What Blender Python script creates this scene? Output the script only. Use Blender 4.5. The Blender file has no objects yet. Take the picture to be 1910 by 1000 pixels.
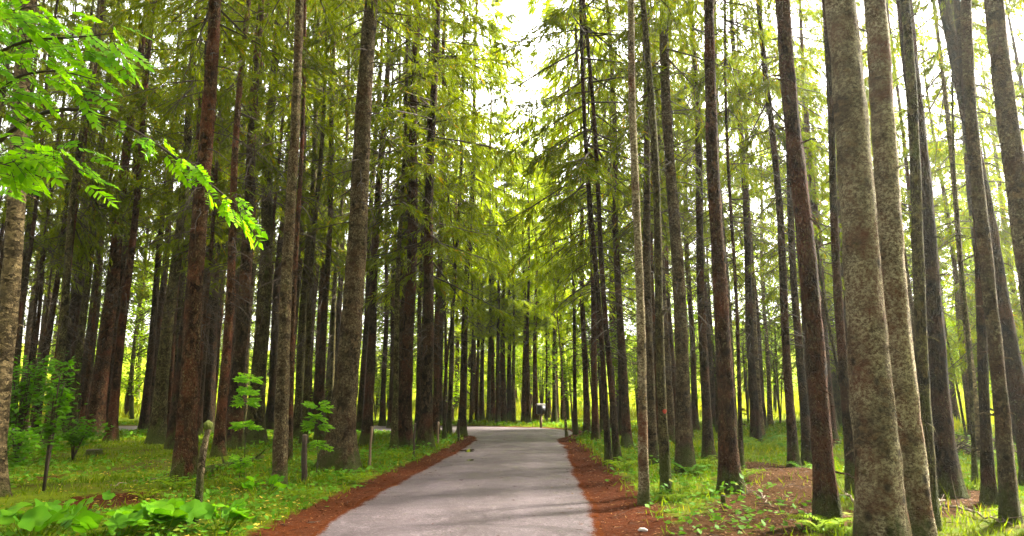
import bpy, math, random
import numpy as np
from mathutils import Vector, Matrix

# ------------------------------------------------------------------ basics
SC = bpy.context.scene
COL = SC.collection
rng = np.random.default_rng(11)
random.seed(11)
R = math.radians
CAM_Z, PITCH, FPX = 1.6, R(10.0), 1300.0
CP, SP = math.cos(PITCH), math.sin(PITCH)


def ray(px, py):
    X, Y = (px - 955) / FPX, -(py - 500) / FPX
    return np.array([X, CP - Y * SP, SP + Y * CP])


def gp(px, py):
    """where the sight line of a photo point meets the flat ground"""
    d = ray(px, py)
    t = CAM_Z / max(1e-3, -d[2])
    return np.array([d[0] * t, d[1] * t, 0.0])


def at_y(px, py, y):
    """point on a photo sight line at the distance y along the road"""
    d = ray(px, py)
    t = y / d[1]
    return np.array([d[0] * t, y, CAM_Z + d[2] * t])


# ------------------------------------------------------------------ numpy noise
def _hash(ix, iy, iz):
    n = (ix * 374761393 + iy * 668265263 + iz * 2147483647 + 1013904223) & 0xFFFFFFFF
    n = ((n ^ (n >> 13)) * 1274126177) & 0xFFFFFFFF
    n = n ^ (n >> 16)
    return (n & 0xFFFF) / 65535.0


def vnoise(p):
    """value noise 0..1 of an (N,3) array"""
    p = np.asarray(p, float)
    i = np.floor(p).astype(np.int64)
    f = p - i
    f = f * f * (3 - 2 * f)
    out = 0
    for dx in (0, 1):
        for dy in (0, 1):
            for dz in (0, 1):
                w = (f[:, 0] if dx else 1 - f[:, 0]) * (f[:, 1] if dy else 1 - f[:, 1]) * (f[:, 2] if dz else 1 - f[:, 2])
                out = out + w * _hash(i[:, 0] + dx, i[:, 1] + dy, i[:, 2] + dz)
    return out


def fbm(p, o=3):
    p = np.asarray(p, float)
    s, a, t = 0, 1.0, 0
    for k in range(o):
        s = s + a * vnoise(p * (2 ** k) + 17.3 * k)
        t += a
        a *= .5
    return s / t


def n2(x, y, sc, seed=0., o=3):
    x = np.asarray(x, float).ravel()
    y = np.asarray(y, float).ravel()
    return fbm(np.stack([x * sc + seed, y * sc - seed, np.full_like(x, seed * .37)], 1), o)


def sstep(a, b, x):
    t = np.clip((x - a) / (b - a), 0, 1)
    return t * t * (3 - 2 * t)


# ------------------------------------------------------------------ road outline
def poly_px(pts):
    return [tuple(gp(*p)[:2]) for p in pts]


LEFT = [(-2.02, -8), (-2.02, 4)] + poly_px([(560, 1010), (600, 980), (668, 940), (740, 900), (806, 866), (858, 838), (884, 822), (880, 814)])
LEFT += [(-2.9, 27.6), (-5.5, 28.2), (-12, 28.6), (-26, 27.5), (-60, 22)]
RIGHT = [(-60, 27), (-26, 32.2), (-12, 33.2), (-5, 33.0), (-1.5, 32.6), (1.2, 31.4), (2.4, 29.3), (2.55, 27.2)]
RIGHT += poly_px([(1045, 820), (1062, 840), (1074, 870), (1088, 905), (1108, 950), (1128, 1000)]) + [(1.18, 4), (1.25, -8)]
ROAD = np.array(LEFT + RIGHT)


def road_sd(x, y):
    """signed distance to the road's outline, negative on the road"""
    P = np.stack([np.ravel(x), np.ravel(y)], 1)
    best = np.full(len(P), 1e9)
    inside = np.zeros(len(P), bool)
    n = len(ROAD)
    for k in range(n):
        a, b = ROAD[k], ROAD[(k + 1) % n]
        ab = b - a
        t = np.clip(((P - a) @ ab) / max(1e-9, ab @ ab), 0, 1)
        d = P - (a + t[:, None] * ab)
        best = np.minimum(best, np.hypot(d[:, 0], d[:, 1]))
        cond = (a[1] > P[:, 1]) != (b[1] > P[:, 1])
        xi = a[0] + (P[:, 1] - a[1]) / (b[1] - a[1] + 1e-12) * ab[0]
        inside ^= cond & (P[:, 0] < xi)
    return np.where(inside, -best, best)


def height(x, y):
    x = np.ravel(np.asarray(x, float))
    y = np.ravel(np.asarray(y, float))
    sd = road_sd(x, y)
    m = sstep(.5, 3.5, sd)
    b = (n2(x, y, .45, 3.1) - .5) * .30 + (n2(x, y, 1.9, 8.2) - .5) * .10
    far = sstep(60, 200, np.hypot(x, y))
    dist = np.hypot(x, y)
    hill = sstep(40, 130, dist - 6 * sstep(0, 30, x)) * (y > 0) * (8.5 + 5 * sstep(0, 40, x) + 3 * (n2(x, y, .02, 5.5) - .5))
    return b * m * (1 - far) + .05 * sstep(.1, 1.0, sd) * (1 - far) - .004 + hill


def h1(x, y):
    return float(height([x], [y])[0])


# ------------------------------------------------------------------ mesh helpers
def mesh_np(name, V, F, mats=(), fm=None, smooth=False, attrs=None):
    """V (N,3), F list of int arrays (each (M,k))"""
    me = bpy.data.meshes.new(name)
    if not isinstance(F, (list, tuple)):
        F = [F]
    F = [np.asarray(f) for f in F if len(f)]
    nl = sum(f.size for f in F)
    nf = sum(len(f) for f in F)
    me.vertices.add(len(V))
    me.vertices.foreach_set('co', np.asarray(V, np.float32).ravel())
    me.loops.add(nl)
    me.loops.foreach_set('vertex_index', np.concatenate([f.ravel() for f in F]).astype(np.int32))
    me.polygons.add(nf)
    tot = np.concatenate([np.full(len(f), f.shape[1], np.int32) for f in F])
    st = np.concatenate([[0], np.cumsum(tot)[:-1]]).astype(np.int32)
    me.polygons.foreach_set('loop_start', st)
    if fm is not None:
        me.polygons.foreach_set('material_index', np.asarray(fm, np.int32))
    if smooth:
        me.polygons.foreach_set('use_smooth', np.ones(nf, bool))
    me.update(calc_edges=True)
    me.validate()
    for m in mats:
        me.materials.append(m)
    for k, v in (attrs or {}).items():
        a = me.attributes.new(k, 'FLOAT', 'POINT')
        a.data.foreach_set('value', np.asarray(v, np.float32))
    return me


def link(name, data, parent=None, loc=None):
    o = bpy.data.objects.new(name, data)
    COL.objects.link(o)
    if parent is not None:
        o.parent = parent
    if loc is not None:
        o.location = loc
    return o


def tag(o, label=None, cat=None, group=None, kind=None):
    if label:
        o['label'] = label
    if cat:
        o['category'] = cat
    if group:
        o['group'] = group
    if kind:
        o['kind'] = kind
    return o


def thing(name, loc, label, cat, group=None, rz=0.):
    o = link(name, None, None, loc)
    o.empty_display_size = .1
    o.rotation_euler.z = rz
    return tag(o, label, cat, group)


class MB:
    """collects tubes and free polygons into one mesh"""
    def __init__(s):
        s.V, s.F4, s.F3, s.n = [], [], [], 0
        s.m4, s.m3 = [], []

    def tube(s, pts, rad, seg=8, mat=0, cap=True, jit=0.):
        pts = np.asarray(pts, float)
        n = len(pts)
        rad = np.broadcast_to(np.asarray(rad, float), (n,))
        tan = np.gradient(pts, axis=0)
        tan /= np.linalg.norm(tan, axis=1)[:, None] + 1e-9
        ref = np.array([1., 0, 0]) if abs(tan[0][2]) > .8 else np.array([0, 0, 1.])
        a = np.cross(tan, ref)
        a /= np.linalg.norm(a, axis=1)[:, None] + 1e-9
        b = np.cross(tan, a)
        th = np.linspace(0, 2 * math.pi, seg, endpoint=False)
        rr = rad[:, None] * np.ones(seg)
        if jit:
            rr = rr * (1 + jit * rng.uniform(-1, 1, rr.shape))
        v = pts[:, None, :] + rr[..., None] * (np.cos(th)[None, :, None] * a[:, None, :] + np.sin(th)[None, :, None] * b[:, None, :])
        i = np.arange(n - 1)[:, None] * seg
        j = np.arange(seg)[None, :]
        j2 = (j + 1) % seg
        f = np.stack([i + j, i + j2, i + seg + j2, i + seg + j], -1).reshape(-1, 4) + s.n
        s.V.append(v.reshape(-1, 3))
        s.F4.append(f)
        s.m4 += [mat] * len(f)
        base = s.n
        s.n += n * seg
        if cap:
            for k, e in ((0, 0), (n - 1, 1)):
                s.V.append(pts[k][None])
                q = base + k * seg + np.arange(seg)
                q2 = np.roll(q, -1)
                c = np.full(seg, s.n)
                f3 = np.stack([q, q2, c] if e else [q2, q, c], 1)
                s.F3.append(f3)
                s.m3 += [mat] * seg
                s.n += 1

    def add(s, V, F, mat=0):
        F = np.asarray(F) + s.n
        (s.F4 if F.shape[1] == 4 else s.F3).append(F)
        if F.shape[1] == 4:
            s.m4 += [mat] * len(F)
        else:
            s.m3 += [mat] * len(F)
        s.V.append(np.asarray(V, float))
        s.n += len(V)

    def box(s, lo, hi, mat=0):
        x0, y0, z0 = lo
        x1, y1, z1 = hi
        V = [(x0, y0, z0), (x1, y0, z0), (x1, y1, z0), (x0, y1, z0), (x0, y0, z1), (x1, y0, z1), (x1, y1, z1), (x0, y1, z1)]
        s.add(V, [(3, 2, 1, 0), (4, 5, 6, 7), (0, 1, 5, 4), (1, 2, 6, 5), (2, 3, 7, 6), (3, 0, 4, 7)], mat)

    def kites(s, P, D, L, W, mat=0, nrm=None, fold=.0):
        """leaf shaped quads: root P, direction D, length L, width W"""
        V, F = kite_arrays(P, D, L, W, nrm, fold)
        s.add(V, F, mat)

    def mesh(s, name, mats, smooth=False, attrs=None):
        V = np.concatenate(s.V)
        F = []
        fm = []
        if s.F4:
            F.append(np.concatenate(s.F4))
            fm += s.m4
        if s.F3:
            F.append(np.concatenate(s.F3))
            fm += s.m3
        return mesh_np(name, V, F, mats, fm, smooth, attrs)


def unit(a):
    return a / (np.linalg.norm(a, axis=-1, keepdims=True) + 1e-9)


def kite_arrays(P, D, L, W, nrm=None, fold=0.):
    n = len(P)
    D = unit(D)
    if nrm is None:
        nrm = rng.normal(size=(n, 3))
    S = unit(np.cross(D, nrm))
    N = np.cross(S, D)
    L = np.broadcast_to(L, (n,))[:, None]
    W = np.broadcast_to(W, (n,))[:, None]
    mid = P + D * L * .42
    V = np.stack([P, mid + S * W * .5 + N * L * fold, P + D * L, mid - S * W * .5 + N * L * fold], 1).reshape(-1, 3)
    F = np.arange(4 * n).reshape(n, 4)
    return V, F


# ------------------------------------------------------------------ materials
def nodes(name):
    m = bpy.data.materials.new(name)
    m.use_nodes = True
    nt = m.node_tree
    nt.nodes.clear()
    return m, nt


class NT:
    def __init__(s, nt):
        s.nt = nt

    def n(s, t, **kw):
        nd = s.nt.nodes.new(t)
        for k, v in kw.items():
            if k == 'inp':
                for a, b in v.items():
                    if isinstance(b, bpy.types.NodeSocket):
                        s.nt.links.new(b, nd.inputs[a])
                    else:
                        nd.inputs[a].default_value = b
            else:
                setattr(nd, k, v)
        return nd

    def noise(s, vec, scale, detail=4, rough=.55, out='Fac'):
        return s.n('ShaderNodeTexNoise', inp={'Vector': vec, 'Scale': scale, 'Detail': detail, 'Roughness': rough}).outputs[out]

    def ramp(s, fac, stops, interp='LINEAR'):
        r = s.n('ShaderNodeValToRGB', inp={'Fac': fac})
        e = r.color_ramp
        e.interpolation = interp
        while len(e.elements) < len(stops):
            e.elements.new(.5)
        for el, (p, c) in zip(e.elements, stops):
            el.position = p
            el.color = (c, c, c, 1) if isinstance(c, (int, float)) else (*c, 1)
        return r.outputs['Color']

    def mix(s, fac, a, b, mode='MIX'):
        nd = s.n('ShaderNodeMix', data_type='RGBA', blend_type=mode)
        for sock, v in ((nd.inputs[0], fac), (nd.inputs[6], a), (nd.inputs[7], b)):
            if isinstance(v, bpy.types.NodeSocket):
                s.nt.links.new(v, sock)
            elif isinstance(v, (int, float)):
                sock.default_value = v if sock == nd.inputs[0] else (v, v, v, 1)
            else:
                sock.default_value = (*v, 1)
        return nd.outputs[2]

    def math(s, op, a, b=0., clamp=False):
        nd = s.n('ShaderNodeMath', operation=op, use_clamp=clamp)
        for i, v in enumerate((a, b)):
            if isinstance(v, bpy.types.NodeSocket):
                s.nt.links.new(v, nd.inputs[i])
            else:
                nd.inputs[i].default_value = v
        return nd.outputs[0]

    def mapping(s, vec, scale=(1, 1, 1), loc=None):
        m = s.n('ShaderNodeMapping', inp={'Vector': vec, 'Scale': scale})
        if loc is not None:
            if isinstance(loc, bpy.types.NodeSocket):
                s.nt.links.new(loc, m.inputs['Location'])
            else:
                m.inputs['Location'].default_value = loc
        return m.outputs[0]

    def out(s, sh):
        o = s.n('ShaderNodeOutputMaterial')
        s.nt.links.new(sh, o.inputs['Surface'])


def bark(name, dark, light, lichen=.0, moss=.3, lichcol=(.42, .40, .31), bands=0., red=0., vz=.5):
    m, nt = nodes(name)
    q = NT(nt)
    tc = q.n('ShaderNodeTexCoord').outputs['Object']
    oi = q.n('ShaderNodeObjectInfo').outputs['Random']
    off = q.n('ShaderNodeCombineXYZ', inp={'X': q.math('MULTIPLY', oi, 31.), 'Y': q.math('MULTIPLY', oi, 57.), 'Z': q.math('MULTIPLY', oi, 19.)}).outputs[0]
    v = q.n('ShaderNodeVectorMath', operation='ADD', inp={0: tc, 1: off}).outputs[0]
    vs = q.mapping(v, (1, 1, vz))
    vw = q.n('ShaderNodeVectorMath', operation='ADD', inp={0: vs, 1: q.n('ShaderNodeVectorMath', operation='SCALE', inp={0: q.noise(vs, 9, 2, out='Color'), 3: .10}).outputs[0]}).outputs[0]
    vor = q.n('ShaderNodeTexVoronoi', feature='DISTANCE_TO_EDGE', inp={'Vector': vw, 'Scale': 30.}).outputs['Distance']
    crack = q.ramp(vor, [(0., 0.), (.16, 1.)])
    big = q.noise(v, 1.6, 4)
    fine = q.noise(vs, 34, 5, .65)
    mid = q.noise(vs, 7, 5, .6)
    col = q.mix(q.ramp(mid, [(.32, 0.), (.68, 1.)]), dark, light)
    col = q.mix(q.ramp(fine, [(.35, 0.), (.75, .75)]), col, tuple(min(1, c * 1.7 + .012) for c in light))
    pl = q.n('ShaderNodeTexVoronoi', inp={'Vector': q.mapping(vw, (1, 1, 1.25)), 'Scale': 15.})
    pr = q.n('ShaderNodeSeparateColor', inp={0: pl.outputs['Color']}).outputs[1]
    pg = q.ramp(pr, [(.1, .22), (.55, .95), (.95, 2.7)])
    col = q.mix(q.ramp(q.noise(v, 2.7, 3), [(.3, .5), (.55, 1.)]), col, q.mix(1., col, pg, 'MULTIPLY'))
    if red:
        col = q.mix(q.math('MULTIPLY', q.ramp(big, [(.48, 0.), (.62, 1.)]), red), col, (.115, .034, .014))
    col = q.mix(q.math('MULTIPLY', q.math('SUBTRACT', 1., crack), q.ramp(q.noise(v, 5, 3), [(.35, .15), (.65, .75)])), col, tuple(c * .22 for c in dark))
    if bands:   # cross ridges where branch whorls once sat
        z = q.n('ShaderNodeSeparateXYZ', inp={0: v}).outputs[2]
        zz = q.math('ADD', q.math('MULTIPLY', z, 9.), q.math('MULTIPLY', mid, 4.))
        bn = q.math('SINE', zz)
        col = q.mix(q.math('MULTIPLY', q.ramp(bn, [(.55, 0.), (.95, 1.)]), bands), col, tuple(c * .3 for c in dark))
    lm = q.noise(q.mapping(v, (1, 1, max(.7, min(vz, 1.2)))), 30, 9, .85)
    thr = .70 - .22 * lichen
    patch = q.ramp(q.noise(v, 3.4, 5, .6), [(.47 - .08 * lichen, .12), (.58, 1.)])
    col = q.mix(q.math('MULTIPLY', patch, .45 * min(1, lichen)), col, tuple(min(1., c * 1.9 + .01) for c in light))
    lf = q.math('MULTIPLY', q.ramp(lm, [(thr - .02, 0.), (thr + .09, 1.)]), patch)
    col = q.mix(q.math('MULTIPLY', lf, .85 if lichen > 0 else 0.), col, lichcol)
    kn = q.n('ShaderNodeTexVoronoi', inp={'Vector': q.mapping(v, (1, 1, .75)), 'Scale': 5.5, 'Randomness': 1.0})
    kf = q.math('MULTIPLY', q.ramp(kn.outputs['Distance'], [(.10, 1.), (.24, 0.)]), q.math('GREATER_THAN', q.n('ShaderNodeSeparateColor', inp={0: kn.outputs['Color']}).outputs[0], .55))
    col = q.mix(q.math('MULTIPLY', kf, .8), col, tuple(c * .3 for c in dark))
    # moss: base of the trunk and streaks
    z = q.n('ShaderNodeSeparateXYZ', inp={0: tc}).outputs[2]
    low = q.math('SUBTRACT', 1., q.math('MULTIPLY', z, 1.3), True)
    mm = q.math('ADD', q.math('MULTIPLY', low, .40), q.noise(q.mapping(v, (1, 1, .5)), 4.5, 5, .65))
    mf = q.ramp(mm, [(.80 - .26 * moss, 0.), (.95 - .22 * moss, 1.)])
    mc = q.mix(q.noise(v, 30, 3), (.030, .042, .008), (.085, .105, .018))
    col = q.mix(q.math('MULTIPLY', mf, .8), col, mc)
    br = q.n('ShaderNodeMapRange', inp={'Value': oi, 'To Min': .75, 'To Max': 1.25}).outputs[0]
    col = q.mix(1., col, q.n('ShaderNodeCombineXYZ', inp={'X': br, 'Y': br, 'Z': br}).outputs[0], 'MULTIPLY')
    hgt = q.math('ADD', q.math('ADD', q.math('SUBTRACT', q.math('ADD', q.math('MULTIPLY', crack, .8), q.math('MULTIPLY', pr, .9)), q.math('MULTIPLY', kf, .7)), q.math('MULTIPLY', fine, .7)), q.math('MULTIPLY', lf, .4))
    bp = q.n('ShaderNodeBump', inp={'Height': hgt, 'Strength': 1., 'Distance': .05}).outputs[0]
    b = q.n('ShaderNodeBsdfPrincipled', inp={'Base Color': col, 'Roughness': .9, 'Normal': bp, 'Specular IOR Level': .06})
    q.out(b.outputs[0])
    return m


def leaf(name, c1, c2, c3=None, trans=.45, tcol=None, rough=.6, gloss=.06, objvar=.25, patch=None):
    """thin leaf: front scatter plus light coming through; hue varies leaf by leaf and clump by clump"""
    m, nt = nodes(name)
    q = NT(nt)
    g = q.n('ShaderNodeNewGeometry')
    ri = g.outputs['Random Per Island']
    oi = q.n('ShaderNodeObjectInfo').outputs['Random']
    cl = q.noise(g.outputs['Position'], .8 if patch is None else patch, 3)
    f = q.math('ADD', q.math('MULTIPLY', ri, .55), q.math('MULTIPLY', q.ramp(cl, [(.3, 0.), (.7, 1.)]), .45))
    col = q.mix(f, c1, c2)
    if c3:
        col = q.mix(q.math('GREATER_THAN', ri, .96), col, c3)
    br = q.n('ShaderNodeMapRange', inp={'Value': oi, 'To Min': 1 - objvar, 'To Max': 1 + objvar}).outputs[0]
    col = q.mix(1., col, q.n('ShaderNodeCombineXYZ', inp={'X': br, 'Y': br, 'Z': br}).outputs[0], 'MULTIPLY')
    b = q.n('ShaderNodeBsdfPrincipled', inp={'Base Color': col, 'Roughness': rough, 'Specular IOR Level': gloss})
    tc = q.mix(1., col, tcol or (1.25, 1.15, .5), 'MULTIPLY')
    t = q.n('ShaderNodeBsdfTranslucent', inp={'Color': tc})
    mx = q.n('ShaderNodeMixShader', inp={0: trans, 1: b.outputs[0], 2: t.outputs[0]})
    q.out(mx.outputs[0])
    return m


def plain(name, c1, c2, scale=8., rough=.8, bump=.4, stretch=(1, 1, 1), dist=.01):
    m, nt = nodes(name)
    q = NT(nt)
    tc = q.n('ShaderNodeTexCoord').outputs['Object']
    v = q.mapping(tc, stretch)
    f = q.noise(v, scale, 5, .6)
    col = q.mix(q.ramp(f, [(.3, 0.), (.7, 1.)]), c1, c2)
    bp = q.n('ShaderNodeBump', inp={'Height': f, 'Strength': bump, 'Distance': dist}).outputs[0]
    b = q.n('ShaderNodeBsdfPrincipled', inp={'Base Color': col, 'Roughness': rough, 'Normal': bp, 'Specular IOR Level': .3})
    q.out(b.outputs[0])
    return m


M = {}
M['red'] = bark('bark_red_brown', (.007, .0025, .0008), (.030, .0120, .003), lichen=.70, moss=.55, red=.7, lichcol=(.24, .20, .085))
M['dark'] = bark('bark_dark_brown', (.005, .0026, .0008), (.018, .0100, .003), lichen=.65, moss=.7, red=.4, lichcol=(.20, .18, .07))
M['mossy'] = bark('bark_mossy', (.008, .0055, .0014), (.030, .0215, .0055), lichen=.80, moss=1.0, lichcol=(.25, .24, .07))
M['grey'] = bark('bark_grey_scaly', (.010, .006, .0022), (.050, .032, .013), lichen=.85, moss=.70, bands=.35, lichcol=(.34, .29, .15), red=.3, vz=.9)
M['lichen'] = bark('bark_white_lichen', (.014, .0075, .003), (.064, .041, .018), lichen=1.0, moss=.7, lichcol=(.56, .48, .29), red=.9, vz=1.3)
M['pale'] = bark('bark_pale', (.05, .034, .015), (.15, .108, .052), lichen=.6, moss=.5, lichcol=(.34, .30, .16), bands=.4, vz=1.3)
M['twig'] = plain('twig_wood', (.016, .010, .005), (.050, .033, .018), 20, .9)
M['wood'] = plain('weathered_wood', (.09, .055, .03), (.19, .125, .075), 14, .85, .5, (1, 1, .1))
M['deadwood'] = plain('dead_grey_wood', (.075, .052, .034), (.22, .17, .11), 12, .9, .5, (1, 1, .3))
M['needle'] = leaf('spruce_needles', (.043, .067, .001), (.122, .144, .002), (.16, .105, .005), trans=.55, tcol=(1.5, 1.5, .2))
M['needle_sunlit'] = leaf('spruce_needles_sunlit', (.120, .180, .002), (.250, .300, .003), (.20, .19, .02), trans=.55, tcol=(1.4, 1.4, .3))  # paler copy of the needles, sunlit brightness put into the colour
M['broad'] = leaf('broad_leaves', (.090, .175, .002), (.200, .280, .004), trans=.5, tcol=(1.4, 1.4, .3))
M['broad_dark'] = leaf('shrub_leaves', (.035, .120, .004), (.105, .230, .007), trans=.45, tcol=(1.4, 1.6, .5))
M['rowan'] = leaf('rowan_leaves', (.045, .160, .003), (.170, .330, .006), (.12, .20, .03), trans=.5, tcol=(1.8, 1.7, .4), patch=5.)
M['butter'] = leaf('butterbur_leaves', (.035, .130, .004), (.105, .235, .006), trans=.4, tcol=(1.5, 1.5, .4), patch=6.)
M['grass'] = leaf('grass_blades', (.030, .082, .002), (.150, .195, .003), (.20, .19, .01), trans=.45, tcol=(1.5, 1.4, .4), objvar=0, patch=.6)
M['meadowgrass'] = leaf('meadow_grass_blades', (.100, .140, .008), (.240, .250, .018), (.30, .24, .06), trans=.5, tcol=(1.4, 1.3, .4), objvar=0, patch=.3)
M['cover'] = leaf('ground_cover_leaves', (.035, .120, .006), (.100, .215, .010), (.16, .20, .02), trans=.35, objvar=0, patch=1.2)
M['fallen'] = leaf('fallen_leaf_skin', (.30, .20, .02), (.42, .34, .05), (.25, .09, .02), trans=.25, objvar=0)
M['brownleaf'] = leaf('brown_litter_skin', (.10, .045, .018), (.24, .13, .06), (.30, .22, .12), trans=.15, objvar=0)
M['rust'] = leaf('rusty_needles', (.022, .006, .002), (.090, .030, .009), (.20, .11, .04), trans=.1, objvar=0, patch=2.)
M['darkbox'] = plain('dark_painted_metal', (.012, .012, .011), (.022, .020, .018), 6, .45, .1)
M['palelid'] = plain('pale_lid_metal', (.07, .062, .058), (.11, .10, .095), 9, .4, .1)
M['stone'] = plain('pale_stone', (.35, .33, .30), (.52, .49, .45), 20, .8, .4)


def ground_material():
    m, nt = nodes('forest_floor')
    q = NT(nt)
    tc = q.n('ShaderNodeTexCoord').outputs['Object']
    A = lambda n: q.n('ShaderNodeAttribute', attribute_name=n).outputs['Fac']
    big = q.noise(tc, .55, 5, .6)
    mid = q.noise(tc, 3.2, 5, .65)
    fine = q.noise(tc, 28, 6, .7)
    moss = q.mix(q.ramp(mid, [(.3, 0.), (.7, 1.)]), (.036, .072, .002), (.150, .175, .003))
    moss = q.mix(q.ramp(fine, [(.35, 0.), (.7, .8)]), moss, (.030, .046, .008))
    soil = q.mix(q.ramp(fine, [(.3, 0.), (.7, 1.)]), (.020, .010, .005), (.065, .034, .014))
    col = q.mix(q.math('MULTIPLY', q.ramp(q.math('ADD', q.math('MULTIPLY', big, .6), q.math('MULTIPLY', mid, .4)), [(.50, 0.), (.60, 1.)]), .75), moss, soil)
    # rusty needle litter beside the road
    lit = q.mix(q.ramp(fine, [(.32, 0.), (.66, 1.)]), (.020, .0045, .0015), (.075, .020, .005))
    lit = q.mix(q.ramp(mid, [(.45, 0.), (.75, .6)]), lit, (.045, .018, .010))
    sp = q.n('ShaderNodeTexVoronoi', inp={'Vector': tc, 'Scale': 26.})
    lit = q.mix(q.math('MULTIPLY', q.ramp(sp.outputs['Distance'], [(.06, 1.), (.13, 0.)]), q.math('GREATER_THAN', q.n('ShaderNodeSeparateColor', inp={0: sp.outputs['Color']}).outputs[0], .72)), lit, (.30, .19, .10))
    e = q.math('ADD', A('dirt'), q.math('MULTIPLY', q.math('SUBTRACT', q.noise(tc, 3.5, 7, .8), .5), 1.3))
    col = q.mix(q.ramp(e, [(.42, 0.), (.60, 1.)]), col, lit)
    # trodden path with leaf litter
    pth = q.mix(q.ramp(fine, [(.3, 0.), (.7, 1.)]), (.014, .006, .002), (.072, .034, .011))
    pth = q.mix(q.ramp(q.noise(tc, 60, 3, .6), [(.62, 0.), (.70, 1.)]), pth, (.20, .115, .04))
    e2 = q.math('ADD', A('trail'), q.math('MULTIPLY', q.math('SUBTRACT', q.noise(tc, 2.6, 6, .75), .5), 1.5))
    col = q.mix(q.ramp(e2, [(.42, 0.), (.60, 1.)]), col, pth)
    med = q.mix(q.ramp(q.noise(tc, .35, 6, .65), [(.3, 0.), (.7, 1.)]), (.130, .200, .008), (.270, .305, .015))
    med = q.mix(q.ramp(q.noise(tc, 6, 5, .7), [(.3, .6), (.6, 0.)]), med, (.085, .125, .012))
    col = q.mix(A('meadow'), col, med)
    hg = q.math('ADD', q.math('MULTIPLY', mid, .6), q.math('MULTIPLY', fine, .5))
    bp = q.n('ShaderNodeBump', inp={'Height': hg, 'Strength': .8, 'Distance': .05}).outputs[0]
    b = q.n('ShaderNodeBsdfPrincipled', inp={'Base Color': col, 'Roughness': .9, 'Normal': bp, 'Specular IOR Level': .02})
    q.out(b.outputs[0])
    return m


def road_material():
    m, nt = nodes('worn_asphalt')
    q = NT(nt)
    tc = q.n('ShaderNodeTexCoord').outputs['Object']
    edge = q.n('ShaderNodeAttribute', attribute_name='edge').outputs['Fac']
    trk = q.n('ShaderNodeAttribute', attribute_name='track').outputs['Fac']
    fine = q.noise(tc, 38, 7, .85)
    grit = q.n('ShaderNodeTexVoronoi', inp={'Vector': tc, 'Scale': 42.})
    mid = q.noise(q.mapping(tc, (1, .35, 1)), 1.7, 5, .6)
    big = q.noise(tc, .45, 4)
    col = q.mix(q.ramp(fine, [(.28, 0.), (.72, 1.)]), (.018, .0122, .0132), (.102, .074, .079))
    g1 = q.n('ShaderNodeSeparateColor', inp={0: grit.outputs['Color']}).outputs[0]
    col = q.mix(q.math('MULTIPLY', q.ramp(g1, [(.70, 0.), (.85, 1.)]), .6), col, (.17, .135, .147))
    col = q.mix(q.math('MULTIPLY', q.ramp(g1, [(.05, 1.), (.22, 0.)]), .6), col, (.055, .042, .042))
    col = q.mix(q.math('MULTIPLY', q.ramp(mid, [(.42, 0.), (.66, 1.)]), .6), col, (.036, .026, .027))
    col = q.mix(q.math('MULTIPLY', trk, .30), col, (.13, .10, .11))
    mo = q.noise(tc, 9, 6, .75)
    col = q.mix(q.math('MULTIPLY', q.ramp(mo, [(.46, 0.), (.64, 1.)]), .55), col, (.040, .031, .032))
    wv = q.n('ShaderNodeVectorMath', operation='ADD', inp={0: tc, 1: q.n('ShaderNodeVectorMath', operation='SCALE', inp={0: q.noise(tc, 2.2, 5, .7, 'Color'), 3: .7}).outputs[0]}).outputs[0]
    ck = q.n('ShaderNodeTexVoronoi', feature='DISTANCE_TO_EDGE', inp={'Vector': q.mapping(wv, (.8, .55, 1)), 'Scale': .9}).outputs['Distance']
    ckm = q.math('MULTIPLY', q.ramp(ck, [(.004, 1.), (.014, 0.)]), q.ramp(q.noise(tc, .7, 3), [(.46, 0.), (.58, 1.)]))
    col = q.mix(q.math('MULTIPLY', ckm, .8), col, (.018, .013, .012))
    # crosswise damp stains and a patch joint
    st = q.noise(q.mapping(tc, (.55, 2.6, 1)), 1.1, 4, .55)
    col = q.mix(q.math('MULTIPLY', q.ramp(st, [(.54, 0.), (.66, 1.)]), .6), col, (.034, .026, .027))
    # rusty needles drifting in from the edges
    e = q.math('ADD', q.math('ADD', edge, q.math('MULTIPLY', q.math('SUBTRACT', q.noise(tc, 2.2, 5, .7), .5), .8)), q.math('MULTIPLY', q.math('SUBTRACT', q.noise(tc, 45, 4, .8), .5), 1.5))
    lit = q.mix(q.ramp(fine, [(.32, 0.), (.66, 1.)]), (.020, .005, .002), (.078, .023, .007))
    em = q.ramp(e, [(.50, 0.), (.66, 1.)])
    col = q.mix(em, col, lit)
    hg = q.math('ADD', q.math('MULTIPLY', fine, .5), q.math('MULTIPLY', grit.outputs['Distance'], .5))
    bp = q.n('ShaderNodeBump', inp={'Height': hg, 'Strength': .55, 'Distance': .012}).outputs[0]
    ro = q.ramp(q.noise(tc, 1.3, 4), [(.35, .5), (.65, .72)])
    b = q.n('ShaderNodeBsdfPrincipled', inp={'Base Color': col, 'Roughness': q.math('MAXIMUM', ro, em), 'Normal': bp, 'Specular IOR Level': q.math('MULTIPLY', q.math('SUBTRACT', 1., em), .3)})
    q.out(b.outputs[0])
    return m


# ------------------------------------------------------------------ ground and road
TRAIL = np.array([gp(1300, 1040)[:2], gp(1390, 990)[:2], gp(1450, 945)[:2], gp(1470, 905)[:2], gp(1440, 880)[:2], gp(1410, 872)[:2]])
TRAIL2 = np.array([gp(1390, 990)[:2], gp(1560, 985)[:2], gp(1700, 975)[:2], gp(1810, 950)[:2], gp(1830, 925)[:2]])


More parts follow.
